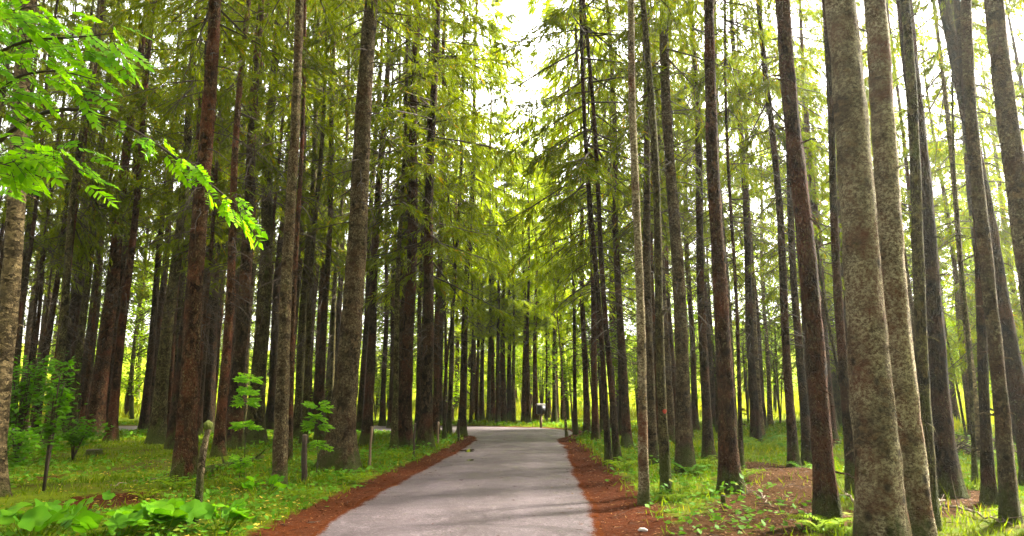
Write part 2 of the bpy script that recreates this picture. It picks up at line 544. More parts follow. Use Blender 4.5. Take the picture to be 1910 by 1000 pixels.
def seg_dist(P, L):
    best = np.full(len(P), 1e9)
    for a, b in zip(L[:-1], L[1:]):
        ab = b - a
        t = np.clip(((P - a) @ ab) / (ab @ ab), 0, 1)
        d = P - (a + t[:, None] * ab)
        best = np.minimum(best, np.hypot(d[:, 0], d[:, 1]))
    return best


def masks(x, y):
    x = np.ravel(np.asarray(x, float))
    y = np.ravel(np.asarray(y, float))
    sd = road_sd(x, y)
    right = x > .3
    wl = np.where(right, 1.25 - .035 * np.clip(y - 6, 0, 20), .80 - .012 * np.clip(y - 6, 0, 20))
    wl = np.clip(wl, .25, 2)
    dirt = 1 - sstep(.35, 1.25, sd / wl)
    P = np.stack([x, y], 1)
    tr = np.maximum(1 - sstep(.35, 1.15, seg_dist(P, TRAIL)), 1 - sstep(.1, .8, seg_dist(P, TRAIL2)))
    # bare spot on the left floor
    c = gp(205, 940)[:2]
    c2 = gp(85, 895)[:2]
    dirt = np.maximum(dirt, 1 - sstep(.10, .75, np.hypot((x - c[0]) * .8, (y - c[1]) * .55)))
    dirt = np.maximum(dirt, (1 - sstep(.05, .45, np.hypot((x - c2[0]) * .8, (y - c2[1]) * .55))) * .8)
    wob = (n2(x, y, .12, 4.4) - .5) * 6
    # open meadow: behind the bend, beyond the right strip of wood, and far left
    med = sstep(37, 41, y + wob - .12 * np.abs(x))
    med = np.maximum(med, sstep(13.0, 17.0, x - .10 * (y - 14) + wob * .6))
    med = np.maximum(med, sstep(40, 46, np.hypot(x, y) + wob))
    med = np.where(y < 4, med * .4, med)
    return dirt, tr, med, sd


def road_z(x, y, sd):
    return .012 + .030 * sstep(0, 1.4, -sd) + (n2(x, y, .5, 1.1) - .5) * .03 - .05 * sstep(-.02, .14, sd)


def build_ground():
    def axis(parts):
        out = []
        for a, b, s in parts:
            out.append(np.arange(a, b, s))
        return np.unique(np.round(np.concatenate(out), 4))
    xs = axis([(-900, -120, 90), (-120, -40, 8), (-40, -14, .9), (-14, 12, .16), (12, 32, .7), (32, 120, 8), (120, 901, 90)])
    ys = axis([(-300, -20, 40), (-20, 3, 1.5), (3, 20, .16), (20, 36, .35), (36, 70, 1.5), (70, 200, 12), (200, 1301, 100)])
    X, Y = np.meshgrid(xs, ys)
    x, y = X.ravel(), Y.ravel()
    z = height(x, y)
    dirt, tr, med, sd = masks(x, y)
    z = np.where(sd < -.25, z - .05, z)
    nx, ny = len(xs), len(ys)
    i = np.arange(ny - 1)[:, None] * nx
    j = np.arange(nx - 1)[None, :]
    F = np.stack([i + j, i + j + 1, i + nx + j + 1, i + nx + j], -1).reshape(-1, 4)
    me = mesh_np('forest_floor', np.stack([x, y, z], 1), F, [ground_material()], None, True, {'dirt': dirt, 'trail': tr, 'meadow': med})
    tag(link('ground', me), kind='structure')
    # road: the grid cells inside the outline
    xs = np.arange(-24, 4.2, .15)
    ys = np.concatenate([np.arange(-8, 22, .15), np.arange(22, 34.5, .15)])
    X, Y = np.meshgrid(xs, ys)
    x, y = X.ravel(), Y.ravel()
    sd = road_sd(x, y) + (n2(x, y, 1.4, 6.6) - .5) * .22
    nx, ny = len(xs), len(ys)
    i = np.arange(ny - 1)[:, None] * nx
    j = np.arange(nx - 1)[None, :]
    F = np.stack([i + j, i + j + 1, i + nx + j + 1, i + nx + j], -1).reshape(-1, 4)
    keep = (sd[F] < .12).all(1)
    F = F[keep]
    used, inv = np.unique(F, return_inverse=True)
    F = inv.reshape(-1, 4)
    x, y, sd = x[used], y[used], sd[used]
    z = road_z(x, y, sd)
    edge = 1 - sstep(-.02, .26, -sd)
    cx = np.interp(y, [-8, 8, 13, 20, 30], [-.4, -.55, -.45, 0, .3])
    track = np.exp(-((np.abs(x - cx) - .72) / .25) ** 2) * (y < 27)
    me = mesh_np('road', np.stack([x, y, z], 1), F, [road_material()], None, True, {'edge': edge, 'track': track})
    tag(link('road', me), kind='structure')


# ------------------------------------------------------------------ spruce parts
def spruce_crown(name, seed, H, Rm, nb, nsec, nq, lq, wq, droop=.25, wood=True, bare=.0, mat='needle'):
    """living crown from z=0 (lowest branches) to z=H"""
    r = np.random.default_rng(seed)
    b = MB()
    t = np.sort(r.uniform(0, 1, nb) ** 1.15)
    z0 = t * H
    L = Rm * (1 - t) ** .75 * r.uniform(.55, 1.15, nb) + .25
    L *= np.where(t < .12, r.uniform(.45, 1.0, nb), 1)
    az = r.uniform(0, 2 * math.pi, nb)
    el = np.interp(t, [0, .5, 1], [-.38, -.12, .5]) + r.normal(0, .10, nb)
    side0 = np.stack([-np.sin(az), np.cos(az), np.zeros(nb)], 1)
    dh = np.stack([np.cos(az), np.sin(az), np.zeros(nb)], 1)

    def axis(bi, s):
        Lb = L[bi]
        c = np.cos(el[bi]) * s * Lb
        zz = np.sin(el[bi]) * s * Lb - droop * Lb * s * s * .55 + .10 * Lb * s ** 4
        return dh[bi] * c[:, None] + np.stack([0 * c, 0 * c, z0[bi] + zz], 1)
    bi = np.repeat(np.arange(nb), nsec)
    n = len(bi)
    s = r.uniform(.14 + bare, 1.0, n)
    P = axis(bi, s)
    sg = r.choice([-1., 1.], n)
    ang = r.uniform(.6, 1.25, n)
    D2 = dh[bi] * np.cos(ang)[:, None] + side0[bi] * (sg * np.sin(ang))[:, None]
    D2[:, 2] += r.uniform(-.75, -.10, n)
    D2 = unit(D2)
    l2 = (.10 + .30 * (1 - s)) * L[bi] * r.uniform(.5, 1.2, n) + .14
    qi = np.repeat(np.arange(n), nq)
    u = r.uniform(0, 1, len(qi))
    Q = P[qi] + D2[qi] * (u * l2[qi])[:, None]
    Q[:, 2] -= .35 * l2[qi] * u * u
    D = D2[qi] + r.normal(0, .42, (len(qi), 3))
    D[:, 2] -= .55
    lq_ = lq * r.uniform(.6, 1.4, len(qi))
    wq_ = wq * r.uniform(.6, 1.4, len(qi))
    nr = r.normal(size=(len(qi), 3))
    nr[:, 2] += .8
    V, F = kite_arrays(Q, D, lq_, wq_, nr)
    b.add(V, F, 0)
    if wood:
        for k in range(nb):
            ss = np.linspace(0, .95, 4)
            pts = axis(np.full(4, k), ss)
            b.tube(pts, np.linspace(.022, .006, 4) * (.6 + .25 * L[k]), 3, 1, cap=False)
    return b.mesh(name, [M[mat], M['twig']])


def bare_crown(name, seed, H, Rm, nb):
    """dead inner branches below the living crown, as twigs"""
    r = np.random.default_rng(seed)
    b = MB()
    for k in range(nb):
        z = r.uniform(0, H)
        a = r.uniform(0, 2 * math.pi)
        L = Rm * r.uniform(.35, 1)
        d = np.array([math.cos(a), math.sin(a), 0])
        s = np.linspace(0, 1, 5)
        pts = d[None] * (s * L)[:, None]
        pts[:, 2] = z - .15 * s * L - .35 * L * s * s
        pts += r.normal(0, .03, pts.shape) * s[:, None]
        b.tube(pts, np.linspace(.014, .004, 5), 3, 0, cap=False)
        for m in range(r.integers(3, 7)):
            t = r.uniform(.25, 1)
            p = np.array([np.interp(t, s, pts[:, i]) for i in range(3)])
            dd = d * .6 + r.normal(0, .6, 3)
            dd[2] -= .5
            dd = unit(dd)
            l = r.uniform(.2, .55)
            b.tube([p, p + dd * l * .5 + [0, 0, .01], p + dd * l - [0, 0, .05]], [.006, .004, .002], 3, 0, cap=False)
    return b.mesh(name, [M['twig']])


CROWN, FARC, BARE, BRIGHT, SPARSE = [], [], [], [], []


def make_crowns():
    for k in range(5):
        CROWN.append(spruce_crown('spruce_crown', 40 + k, 15, 2.6, 52, 16, 15, .18, .027, .30 + .1 * (k % 3), bare=.1))
    for k in range(3):
        FARC.append(spruce_crown('far_spruce_crown', 60 + k, 15, 2.7, 60, 13, 10, .30, .052, .3))
    for k in range(3):
        BRIGHT.append(spruce_crown('bright_spruce_crown', 80 + k, 15, 2.9, 50, 14, 12, .25, .040, .3, mat='needle_sunlit'))
    for k in range(3):
        SPARSE.append(spruce_crown('sparse_spruce_crown', 90 + k, 15, 2.3, 40, 13, 11, .22, .033, .35, bare=.2))
    for k in range(4):
        BARE.append(bare_crown('dead_twigs', 70 + k, 6.0, 1.5, 34))


def trunk_mesh(name, pts, r0, H, mat, seg, fine, flare=.45, lobes=.18, seed=0, stubs=10, scar=None):
    """tapering trunk along pts (local, base at 0), with root flare and bumps"""
    r = np.random.default_rng(int(seed * 10))
    n = len(pts)
    z = pts[:, 2]
    rad = r0 * np.clip(1 - z / (H * 1.03), .02, 1) ** .85
    zz = np.clip(z, 0, None)
    th = np.linspace(0, 2 * math.pi, seg, endpoint=False)
    ph = r.uniform(0, 6.28, 3)
    lob = np.cos(th * 3 + ph[0]) * .5 + np.cos(th * 5 + ph[1]) * .5
    RR = rad[:, None] * (1 + np.exp(-zz / (.28 + r0 * .5))[:, None] * (flare + lobes * lob[None] * 1.6))
    co = np.stack([np.tile(np.cos(th), n) * r0 * 6, np.tile(np.sin(th), n) * r0 * 6, np.repeat(z, seg) * 1.4 + seed], 1)
    nz = fbm(co * 1.2, 3).reshape(n, seg) - .5
    co2 = co * np.array([3.5, 3.5, 4.0])
    nz2 = fbm(co2, 2).reshape(n, seg) - .5
    RR = RR * (1 + .20 * np.exp(-zz / 1.3))[:, None]
    RR = RR * (1 + (.18 + .10 * fine) * nz + fine * .22 * nz2)
    if scar:
        z0, z1, a0, aw, dep = scar
        ww = np.exp(-((np.angle(np.exp(1j * (th - a0)))) / aw) ** 2)[None] * (sstep(z0, z0 + .12, z) * (1 - sstep(z1 - .2, z1, z)))[:, None]
        RR = RR * (1 - dep * ww)
    V = np.zeros((n, seg, 3))
    V[..., 0] = pts[:, 0:1] + RR * np.cos(th)[None]
    V[..., 1] = pts[:, 1:2] + RR * np.sin(th)[None]
    V[..., 2] = z[:, None]
    i = np.arange(n - 1)[:, None] * seg
    j = np.arange(seg)[None, :]
    j2 = (j + 1) % seg
    F = np.stack([i + j, i + j2, i + seg + j2, i + seg + j], -1).reshape(-1, 4)
    b = MB()
    b.add(V.reshape(-1, 3), F)
    for k in range(stubs):
        zt = r.uniform(.6, 9.5)
        a = r.uniform(0, 6.28)
        p = np.array([np.interp(zt, z, pts[:, 0]), np.interp(zt, z, pts[:, 1]), zt])
        rr = np.interp(zt, z, rad)
        d = np.array([math.cos(a), math.sin(a), r.uniform(-.5, .25)])
        l = r.uniform(.03, .14) if r.random() < .85 else r.uniform(.15, .4)
        b.tube([p + d * rr * .7, p + d * (rr + l * .6), p + d * (rr + l) - [0, 0, .2 * l]], [.016, .010, .005], 5, 0)
    return b.mesh(name, [mat], True)


MATS = dict(r='red', d='dark', m='mossy', g='grey', l='lichen', p='pale')
ntree = [0]


def spruce(px, py, w, xt, mk, label, yt=0., crown=8.0, cr=1.0, H=None, group=None, name='spruce_tree', flare=.62, bare=True, dist=None, scar=None,
           bright=False, sparse=False, curve=.06, bend=None, stubs=None):
    ntree[0] += 1
    k = ntree[0]
    r = np.random.default_rng(1000 + k)
    if dist is None:
        B = gp(px, py)
    else:
        B = at_y(px, py, dist)
        B[2] = 0
    y = B[1]
    T = at_y(xt, yt, y)
    d = T - B
    d = d / d[2]
    # keep the lean natural
    H = H or r.uniform(21, 26)
    depth = y * CP + (0 - CAM_Z) * SP
    r0 = .5 * w * depth / FPX / math.sqrt(1 + ((px - 955) / FPX) ** 2)
    B[2] = h1(B[0], B[1]) - .06
    near = y < 15
    zs = np.concatenate([[-.15, 0, .06, .13, .22, .35, .5], np.arange(.7, 3.2, .11 if near else .3), np.arange(3.2, 10, .16 if near else .5), np.linspace(10, H, 9)])
    pts = np.stack([d[0] * zs, d[1] * zs, zs], 1)
    ph = r.uniform(0, 6.28, 2)
    amp = curve * sstep(0, 6, zs)
    pts[:, 0] += amp * np.sin(zs * .55 + ph[0])
    pts[:, 1] += amp * np.sin(zs * .5 + ph[1])
    if bend:
        for (bz, bx) in bend:
            pts[:, 0] += bx * np.exp(-((zs - bz) / .9) ** 2)
    seg = 28 if (near and w > 15) else (14 if y < 32 else 9)
    root = thing(name, B, label, 'tree', group)
    me = trunk_mesh('trunk', pts, r0, H, M[MATS[mk]], seg, 1. if near else .5, flare, .18 if near else .1, k * 3.7,
                    (stubs if stubs is not None else (26 if near else 10)), scar)
    link('trunk', me, root)
    # crown and dead twigs follow the lean
    lean = Matrix.Rotation(math.atan2(d[0], 1), 4, 'Y') @ Matrix.Rotation(-math.atan2(d[1], 1), 4, 'X')
    cz = crown
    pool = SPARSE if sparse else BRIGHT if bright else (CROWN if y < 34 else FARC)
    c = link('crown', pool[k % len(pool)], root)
    sc = (H - cz) / 15 * 1.03
    wd = cr * (.85 + .3 * r.random())
    c.matrix_local = Matrix.Translation((d[0] * cz, d[1] * cz, cz)) @ lean @ Matrix.Rotation(r.uniform(0, 6.28), 4, 'Z') @ Matrix.Diagonal((wd, wd, sc, 1))
    if bare and 12.5 < y < 34:
        bz = max(2.2, cz - 5.0)
        q = link('dead_branches', BARE[k % 4], root)  # dead branches below the living crown
        q.matrix_local = Matrix.Translation((d[0] * bz, d[1] * bz, bz)) @ lean @ Matrix.Rotation(r.uniform(0, 6.28), 4, 'Z') @ Matrix.Diagonal((1, 1, (cz + 1.5 - bz) / 6.0, 1))
    return root


def back_wood():
    """the same wood goes on unseen behind the camera, added to shade the trunk fronts"""
    r = np.random.default_rng(31)
    src = FARC[0]
    nv = len(src.vertices)
    cv = np.empty(nv * 3, np.float32)
    src.vertices.foreach_get('co', cv)
    cv = cv.reshape(-1, 3)
    f4 = np.array([p.vertices[:] for p in src.polygons if p.material_index == 0])
    b = MB()
    for k in range(130):
        x, y = r.uniform(-22, 18), r.uniform(-26, 3)
        if (abs(x) < 2.8 and y > -13) or (y > -2 and abs(x) < 5.5) or (-12 < x < -3 and y > -8):  # the left opening lets skylight reach the rowan
            continue
        cz = r.uniform(6.5, 9) if x > 0 else r.uniform(4.5, 7)
        a = r.uniform(0, 6.28)
        c, s_ = math.cos(a), math.sin(a)
        V = np.stack([cv[:, 0] * c - cv[:, 1] * s_ + x, cv[:, 0] * s_ + cv[:, 1] * c + y, cv[:, 2] + cz], 1)
        b.add(V, f4, 0)
        rr = r.uniform(.16, .26)
        b.tube([[x, y, -.2], [x, y, 4], [x, y, 12], [x, y, 22]], [rr * 1.3, rr, rr * .7, .03], 8, 1)
    tag(link('unseen_woods', b.mesh('unseen_woods', [M['needle'], M['dark']])), kind='stuff')  # unseen trees, added to keep sky light off the trunk fronts


# ------------------------------------------------------------------ trees, one by one
LT = [  # px, py at the base, width in photo pixels, px where the trunk leaves the top, bark, label, extras
    (-22, 935, 46, 36, 'p', 'pale tan trunk at the left edge behind the overhanging rowan leaves', dict(yt=300, crown=9)),
    (16, 800, 26, 62, 'm', 'mossy trunk just right of the pale one at the left edge', dict(yt=330, crown=9)),
    (42, 775, 22, 90, 'd', 'dark trunk behind the leafy shrub at the far left', dict(yt=300)),
    (93, 836, 19, 168, 'm', 'slim mottled trunk rising out of the leafy shrub at left', dict(yt=120)),
    (66, 772, 26, 128, 'd', 'shadowed trunk deep behind the slim mottled one at left', dict(yt=250)),
    (122, 798, 32, 196, 'd', 'broad brown trunk between the leafy shrub and the pair of dark trunks', dict(yt=0)),
    (152, 792, 27, 232, 'd', 'almost black trunk left of the broad leaning trunk with swollen foot', dict(yt=0)),
    (174, 818, 33, 272, 'r', 'broad leaning brown trunk with swollen foot above the small dark stump', dict(yt=0, flare=.7)),
    (196, 806, 12, 252, 'd', 'thin trunk squeezed between two thicker ones above the dark stump', dict(yt=300)),
    (206, 826, 19, 291, 'r', 'slender reddish trunk standing just right of the swollen foot', dict(yt=0)),
    (237, 782, 10, 300, 'd', 'thin black trunk against the bright gap in the left wood', dict(yt=200)),
    (253, 772, 9, 292, 'm', 'pale greenish thin trunk in the bright gap of the left wood', dict(yt=200)),
    (267, 806, 16, 318, 'd', 'dark narrow trunk right of the bright gap in the left wood', dict(yt=250)),
    (276, 800, 18, 330, 'd', 'second narrow dark trunk right of the bright gap, leaning close behind', dict(yt=250)),
    (292, 829, 27, 374, 'm', 'grey mottled trunk just left of the red trunk with the hollow', dict(yt=0)),
    (312, 812, 11, 350, 'r', 'thin brown trunk hidden between mottled trunk and the hollow trunk', dict(yt=300)),
    (322, 842, 22, 372, 'd', 'dark trunk half hidden behind the left side of the hollow red trunk', dict(yt=300)),
    (343, 897, 38, 398, 'r', 'big reddish trunk with a black hollow low on its bark', dict(yt=0, flare=.35, scar=(.72, 1.25, -1.75, .35, .42), crown=9)),
    (363, 800, 9, 408, 'm', 'very thin mossy trunk between hollow red trunk and its dark neighbour', dict(yt=250)),
    (386, 812, 22, 422, 'd', 'dark trunk directly behind the mossy snag', dict(yt=200)),
    (407, 858, 19, 446, 'r', 'reddish trunk speckled with lichen left of the rowan seedling', dict(yt=250)),
    (434, 845, 29, 488, 'd', 'broad dark trunk behind the blue-green rowan seedling', dict(yt=0)),
    (474, 832, 31, 521, 'm', 'mossy olive trunk between the rowan seedling and the scarred trunk', dict(yt=0)),
    (503, 806, 17, 540, 'd', 'black trunk tucked behind the left side of the scarred trunk', dict(yt=200)),
    (520, 917, 25, 556, 'g', 'scarred trunk with a torn dark strip in its flaking bark', dict(yt=0, flare=.15, scar=(1.0, 2.1, -1.5, .30, .30), crown=9)),
    (538, 872, 12, 566, 'r', 'red-brown stem growing tight against the scarred trunk', dict(yt=100, flare=.2)),
    (566, 800, 27, 612, 'd', 'straight dark trunk behind the short cut post and pale fern tips', dict(yt=0)),
    (588, 806, 13, 630, 'd', 'narrow trunk just right of the straight dark one, left of the giant', dict(yt=0)),
    (600, 770, 11, 622, 'd', 'thin far trunk above the bright bush left of the giant trunk', dict(yt=200)),
    (632, 881, 46, 697, 'g', 'giant grey-brown trunk with flared black foot at the road verge', dict(yt=0, flare=.75, crown=9.5, stubs=16)),
    (672, 808, 15, 704, 'd', 'narrow dark trunk showing right behind the giant trunk', dict(yt=200)),
    (683, 832, 18, 727, 'd', 'slim black leaning trunk right of the giant trunk', dict(yt=0, crown=7)),
    (713, 796, 10, 729, 'd', 'thin trunk standing alone in the bright meadow gap left of the road', dict(yt=200)),
    (728, 800, 10, 745, 'd', 'thin dark trunk at the right rim of the meadow gap', dict(yt=200)),
    (735, 841, 11, 757, 'm', 'thin mossy trunk touching the left of two stout verge trunks', dict(yt=100, crown=6.5)),
    (753, 836, 26, 781, 'r', 'stout red-brown trunk, left one of two stout verge trunks', dict(yt=0, crown=5.4, cr=1.2)),
    (777, 826, 9, 797, 'd', 'thin dark trunk between the two stout verge trunks', dict(yt=200, crown=7)),
    (793, 839, 23, 813, 'd', 'stout dark scaly trunk, right one of two stout verge trunks', dict(yt=0, crown=4.9, cr=1.45)),
    (812, 818, 12, 832, 'r', 'reddish trunk showing right behind the stout scaly trunk', dict(yt=0, crown=6)),
    (828, 826, 6, 842, 'd', 'crooked thin stem at the verge before the bend', dict(yt=200, crown=7, cr=.4, H=12, curve=.25)),
    (837, 816, 9, 862, 'm', 'slender mossy trunk left of the last verge tree', dict(yt=200, crown=6, bright=True)),
    (861, 813, 14, 886, 'd', 'last verge tree at the left corner of the road bend', dict(yt=150, crown=5.6, cr=.95, bright=True)),
    # right of the road
    (1057, 815, 4, 1030, 'p', 'thin pale leaning sapling stem at right corner of the bend', dict(yt=450, crown=6, cr=.35, H=10, bare=False)),
    (1074, 811, 7, 1062, 'd', 'dark thin trunk beside the pale leaning sapling', dict(yt=300, crown=5.5, cr=.9, bright=True)),
    (1095, 813, 11, 1080, 'r', 'brown trunk among bright leaves, nearest the pale leaning sapling', dict(yt=200, crown=4.8, cr=1.1, bright=True)),
    (1112, 826, 12, 1092, 'r', 'brown trunk among bright leaves left of the twin trunks', dict(yt=150, crown=4.8, cr=1.1, bright=True)),
    (1123, 812, 6, 1106, 'd', 'thin stem behind the twin trunks', dict(yt=300, crown=6)),
    (1136, 870, 11, 1096, 'd', 'left stem of the dark twin trunks at the right verge', dict(yt=250, crown=6.0, cr=1.2)),
    (1152, 868, 12, 1106, 'd', 'right stem of the dark twin trunks at the right verge', dict(yt=250, crown=6.4, cr=1.2)),
    (1170, 838, 15, 1139, 'd', 'dark trunk in bright leaves between twin trunks and spotted trunk', dict(yt=150, crown=6)),
    (1202, 946, 18, 1181, 'l', 'slender grey spotted trunk standing out in the right verge', dict(yt=0, flare=.2, crown=8, cr=.7)),
    (1217, 871, 18, 1198, 'g', 'pale scaly trunk half hidden behind the slender spotted trunk', dict(yt=0, crown=7, cr=.8)),
    (1228, 838, 9, 1212, 'r', 'thin red trunk peeping between spotted trunk and red-dotted trunk', dict(yt=200, crown=6.5)),
    (1243, 925, 18, 1202, 'm', 'slim brown trunk with a red paint dot at chest height', dict(yt=0, flare=.2, crown=8.5, cr=.7)),
    (1279, 890, 27, 1241, 'g', 'stout grey-olive trunk with ferns round its foot', dict(yt=0, crown=8, cr=.8)),
    (1297, 808, 12, 1272, 'd', 'dark red narrow trunk right behind the stout grey-olive trunk', dict(yt=150, crown=7)),
    (1322, 862, 18, 1288, 'd', 'dark straight trunk left of the flared brown trunk', dict(yt=0, crown=7.5, cr=.8)),
    (1341, 812, 10, 1326, 'g', 'dull grey trunk behind the left side of flared brown trunk', dict(yt=200, crown=7)),
    (1362, 926, 31, 1321, 'r', 'flared brown trunk rooted in a mossy mound by the trail', dict(yt=0, flare=.75, crown=9, cr=.8)),
    (1384, 886, 8, 1352, 'd', 'thin stem close behind the right side of flared brown trunk', dict(yt=0, crown=8, cr=.6)),
    (1411, 832, 17, 1367, 'd', 'dark trunk with a young fern at its foot behind the trail', dict(yt=0, crown=7, cr=.8)),
    (1437, 798, 9, 1412, 'p', 'pale far trunk in bright leaves beyond the trail', dict(yt=200, crown=6, bright=True)),
    (1482, 876, 17, 1420, 'd', 'slim dark trunk at the far end of the trail', dict(yt=0, crown=7.5, cr=.8)),
    (1508, 872, 17, 1456, 'd', 'slim dark trunk close left of the big dark trail tree', dict(yt=100, crown=7.5, cr=.8)),
    (1545, 992, 40, 1470, 'r', 'big dark red-brown trail tree with grass round its foot', dict(yt=0, flare=.3, crown=9, cr=.8)),
    (1592, 940, 19, 1530, 'd', 'dark trunk half hidden left behind the big lichen trunk', dict(yt=0, crown=8, cr=.8)),
    (1652, 1062, 84, 1565, 'l', 'big lichen-crusted foreground trunk, the thickest on the right', dict(stubs=10, yt=0, flare=.25, crown=9.5, cr=.7)),
    (1716, 1040, 60, 1617, 'l', 'pinkish lichen-dotted trunk leaning right behind the thickest one', dict(yt=0, flare=.2, crown=9.5, cr=.7)),
    (1738, 1000, 27, 1683, 'm', 'mossy grey-green trunk between lichen-dotted and dark rooted trunk', dict(yt=0, flare=.15, crown=9, cr=.7)),
    (1768, 938, 47, 1688, 'd', 'broad dark trunk with spreading roots over the trail', dict(yt=0, flare=.45, crown=9, cr=.8)),
    (1819, 905, 9, 1788, 'm', 'thin mossy dark stem before the brush pile', dict(yt=300, crown=9, cr=.4, H=15)),
    (1832, 870, 14, 1757, 'p', 'thin pale trunk behind the mossy stem by the brush pile', dict(yt=150, crown=8)),
    (1848, 960, 22, 1792, 'd', 'dark trunk in the bare soil right of the brush pile', dict(yt=0, crown=9, cr=.8)),
    (1888, 997, 32, 1806, 'g', 'leaning grey-brown trunk near the right edge, low on the trail', dict(yt=0, flare=.2, crown=9.5, cr=.8)),
    (1932, 905, 38, 1762, 'd', 'strongly leaning dark trunk near the right edge', dict(yt=0, crown=9, cr=.8)),
    (1975, 1010, 58, 1868, 'g', 'thick grey trunk cut by the right edge of the photo', dict(yt=0, crown=9.5, cr=.8)),
]
FARROW = [(878, 795, 5), (889, 798, 7), (898, 797, 9), (911, 796, 8), (919, 798, 10), (929, 796, 8), (938, 798, 12), (950, 798, 10), (958, 796, 7),
          (978, 799, 9), (986, 798, 8), (999, 797, 10), (1019, 796, 4), (1035, 795, 8), (1049, 796, 6)]


def place_trees():
    for (px, py, w, xt, mk, label, kw) in LT:
        spruce(px, py, w, xt, mk, label, **kw)
    for k, (px, py, w) in enumerate(FARROW):
        d = 33.6 + (k * 7 % 5) * .55
        spruce(px, py, w, px + (955 - px) * .05 + random.uniform(-3, 3), 'drdmr'[k % 5], ('thin' if w < 8 else 'stouter') + ' trunk in the row beyond the bend, ' + ('behind its left corner' if px < 900 else 'in the middle of the row' if px < 965 else 'just left of the post box' if px < 1005 else 'right of the post box'),
               yt=450, crown=3.7 + random.random() * 1.6, cr=.62, H=random.uniform(12.5, 15.5), dist=d, group='row of trunks beyond the road bend', bright=True)
    # depth of the wood: trees between and behind those above
    zones = [
        ('shaded trunk deep in the dense wood left of the road', 'trunks deep in the left wood', (-34, -3.0), (21, 43), 135, 1.25, 'dddrm'),
        ('spruce with low sparse branches at the sunny meadow edge on the right', 'spruces at the sunny edge on the right', (12.0, 26), (17, 36), 26, 1.9, 'ddmrd'),
        ('trunk deep in the bright leafy wood right of the road', 'trunks deep in the right wood', (3.6, 15), (19, 33), 23, 1.9, 'drdgm'),
    ]
    done = [(*gp(a[0], a[1])[:2],) for a in LT]
    done += [(at_y(a[0], a[1], 33.6)[0], 33.6) for a in FARROW]
    gapx = [(640, 735), (860, 880)]
    for lab, grp, xr, yr, n, dmin, mk in zones:
        c = tries = 0
        while c < n and tries < 6000:
            tries += 1
            x, y = random.uniform(*xr), random.uniform(*yr)
            if road_sd([x], [y])[0] < .8 or min(math.hypot(x - a, y - b) for a, b in done) < dmin:
                continue
            dd, tr, med, sd = masks(x, y)
            if med[0] > .6 and 'sunny' not in lab:
                continue
            q = 955 + x / (y * CP - CAM_Z * SP) * FPX
            if 655 < q < 735 or 215 < q < 305 or 370 < q < 386 or 488 < q < 502 or 1425 < q < 1475:
                continue
            done.append((x, y))
            c += 1
            w = (random.uniform(.13, .33) if x < 0 else random.uniform(.2, .4)) / y * FPX
            lab2 = ('slender ' if w * y / FPX < (.22 if x < 0 else .3) else 'sturdier ') + dict(d='dark', r='reddish', m='mossy', g='grey')[mk[c % 5]] + (' edge spruce ' if 'sunny' in lab else ' wood trunk ') + column(q)
            spruce(q, 800, w, q + (955 - q) * .062 + random.uniform(-6, 6), mk[c % 5], lab2, yt=350, crown=2.8 if 'sunny' in lab else random.uniform(4.5, 7) if x > 0 else random.uniform(6.0, 9.0), sparse=(x < 0), cr=random.uniform(.7, 1.0), H=random.uniform(15, 19) if x > 0 else None,
                   dist=y, group=grp, bright=(y > 31 and c % 3 != 0))
    # beyond the meadow: a loose line of whole trees, and the taller ones that close the road
    r = np.random.default_rng(5)
    back = []
    for k in range(44):
        a = R(-44 + 88 * (k + r.uniform(-.3, .3)) / 43)
        if R(-4.0) < a < R(1.5):
            continue
        D = r.uniform(64, 100)
        back.append((D * math.sin(a), D * math.cos(a), r.uniform(17, 25), k % 3 == 0))
    for k in range(10):
        a = R(-5 + 8 * k / 9 + r.uniform(-.4, .4))
        D = r.uniform(47, 60)
        back.append((D * math.sin(a), D * math.cos(a), r.uniform(17.5, 22), True))
    for x, y, H, br in back:
        px = 955 + x / (y * CP) * FPX
        lab = 'whole spruce far beyond the meadow, seen between the trunks left of the road' if px < 860 else (
            'whole spruce far beyond the meadow, seen between the trunks right of the road' if px > 1060 else 'pointed spruce far beyond the bend, under the bright gap of sky')
        lab = ('tall' if H > 20.5 else 'shorter') + ' ' + ('light green' if br else 'dark') + ' spruce far beyond the meadow, ' + column(px)
        spruce(px, 760, r.uniform(.3, .45) / y * FPX, px + (955 - px) * .05, 'd', lab, yt=450, crown=1.2, cr=1.35, H=H, dist=y,
               group='far spruces beyond the meadow', bare=False, bright=br)
    # sunlit spruces hanging over the bend
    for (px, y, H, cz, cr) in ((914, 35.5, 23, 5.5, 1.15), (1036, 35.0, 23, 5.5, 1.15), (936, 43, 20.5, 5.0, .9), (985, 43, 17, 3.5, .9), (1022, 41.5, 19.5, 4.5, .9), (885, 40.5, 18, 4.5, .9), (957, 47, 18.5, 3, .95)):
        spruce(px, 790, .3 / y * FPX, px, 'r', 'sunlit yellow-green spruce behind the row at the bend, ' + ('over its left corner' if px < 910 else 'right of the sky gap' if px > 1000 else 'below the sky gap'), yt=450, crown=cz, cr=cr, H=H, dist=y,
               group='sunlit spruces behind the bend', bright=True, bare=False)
    # loose light-green broad-leaved trees where the wood meets the meadow
    r = np.random.default_rng(15)
    for k in range(44):
        left = k < 20
        a = R(r.uniform(-40, -6) if left else r.uniform(3.5, 40))
        D = r.uniform(44, 54) if left else r.uniform(34, 52)
        x, y = D * math.sin(a), D * math.cos(a)
        if x > 5:
            x = max(x, 15.5 + .10 * (y - 14)) if y < 38 else x
        broad_tree((x, y), r.uniform(7, 13), k, None,
                   'leafy trees at the meadow edge')


